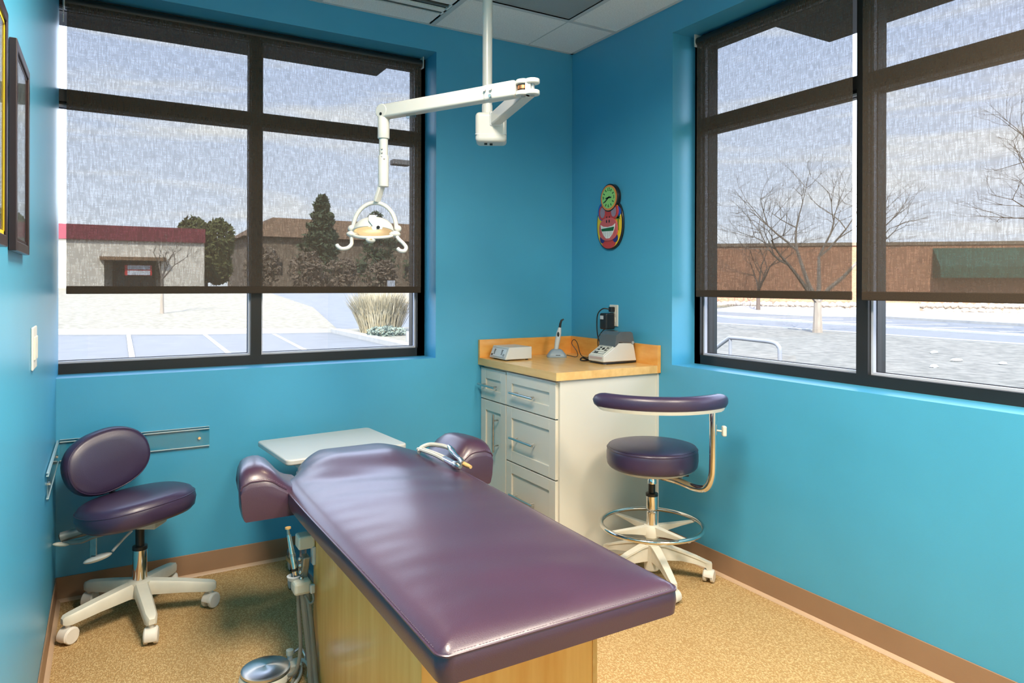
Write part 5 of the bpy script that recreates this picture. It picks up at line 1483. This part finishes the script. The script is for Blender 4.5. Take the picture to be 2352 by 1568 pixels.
hand(215, 0.040, 0.0028, 'minute_hand'); hand(188, 0.024, 0.0035, 'hour_hand'); hand(0, 0.026, 0.0035, 'hand_tail')

clk.scale = (0.66, 1, 1)
# ================================================================== ACRYLIC WALL GUARDS
def guard(name, label, P, u0, u1, screws, loc):
    t = thing(name, label, 'wall guard', loc)
    def bx(u0, u1, d0, d1, z0, z1, nm, m):
        a, b = P(u0, d0, z0), P(u1, d1, z1)
        return MB().box(a[0], b[0], a[1], b[1], a[2], b[2]).build(nm, m, t, smooth=0, bevel=0.001, off=loc)
    bx(u0, u1, 0.006, 0.010, 0.580, 0.680, 'clear_sheet', M['acrylic'])
    ed = mat('polished_acrylic_edge', (0.42, 0.55, 0.58, 1), 0.2, vary=0.05, coat=0.5)
    bx(u0, u1, 0.004, 0.012, 0.668, 0.672, 'edge_bevel', ed)
    bx(u0, u1, 0.004, 0.012, 0.590, 0.594, 'edge_bevel', ed)
    bx(u0, u1, 0.004, 0.011, 0.679, 0.681, 'edge_bevel', ed)
    for u in screws:
        a, b = Vector(P(u, 0.0, 0.630)), Vector(P(u, 0.014, 0.630))
        MB().cyl(a, b, 0.006, 14).build('screw', M['chrome'], t, off=loc)
    return t
guard('wall_guard', 'clear acrylic guard strip on the wall below the wide window', lambda u, d, z: (u, -d, z), W + 0.014, -2.042, (-2.575, -2.085), (-2.33, -0.006, 0.58))
guard('wall_guard', 'clear acrylic guard strip on the side wall behind the low stool', lambda u, d, z: (W + d, u, z), -0.016, -0.60, (-0.10, -0.54), (W + 0.006, -0.3, 0.58))

# ================================================================== SIDE WALL: switch plate and pictures
t = thing('light_switch', 'tall ivory switch plate on the side wall under the pictures', 'light switch', (W, -1.06, 1.15))
MB().box(0, 0.006, -0.060, 0.060, -0.061, 0.061).build('cover_plate', M['plate'], t, smooth=0, bevel=0.003)
for y in (-0.024, 0.024): MB().box(0.005, 0.010, y - 0.016, y + 0.016, -0.033, 0.033).build('rocker', M['cream'], t, smooth=0, bevel=0.002)
def picture(label, y0, y1, z0, z1, fill, filly):
    c = (W, (y0 + y1) / 2, z0)
    t = thing('framed_picture', label, 'picture', c)
    fw_, dp = 0.022, 0.0155
    f = MB()
    for a in ((y0, y0 + fw_, z0, z1), (y1 - fw_, y1, z0, z1), (y0 + fw_, y1 - fw_, z0, z0 + fw_), (y0 + fw_, y1 - fw_, z1 - fw_, z1)):
        f.box(W + 0.001, W + dp, a[0], a[1], a[2], a[3])
    f.build('frame', M['frame_wood'], t, smooth=0, bevel=0.0015, off=c)
    MB().box(W + 0.002, W + 0.008, y0 + fw_ - .002, y1 - fw_ + .002, z0 + fw_ - .002, z1 - fw_ + .002).build('print', fill, t, smooth=0, off=c)
    fl = MB()
    g = 0.008; a0, a1, b0, b1 = y0 + fw_, y1 - fw_, z0 + fw_, z1 - fw_
    fl.box(W + .008, W + .012, a0, a0 + g, b0, b1); fl.box(W + .008, W + .012, a1 - g, a1, b0, b1); fl.box(W + .008, W + .012, a0, a1, b0, b0 + g); fl.box(W + .008, W + .012, a0, a1, b1 - g, b1)
    fl.build('fillet', filly, t, smooth=0, off=c)
    MB().box(W + 0.0105, W + 0.0115, y0 + fw_, y1 - fw_, z0 + fw_, z1 - fw_).build('glazing', glass('picture_glass', (0.95, 0.96, 0.95, 1), 0.35), t, smooth=0, off=c)
    return t
pr1 = mat('pale_print', lin(170, 180, 190), 0.6, scale=6, col2=lin(120, 130, 140))
picture('dark-framed print with wide pale sheet, hung closer to the wide window', -1.650, -1.360, 1.405, 1.862, pr1, M['frame_wood'])
picture('dark-framed print with yellow inner edge, hung farther from the wide window', -2.16, -1.800, 1.405, 1.862, pr1, mat('yellow_fillet', lin(206, 178, 20), 0.4))
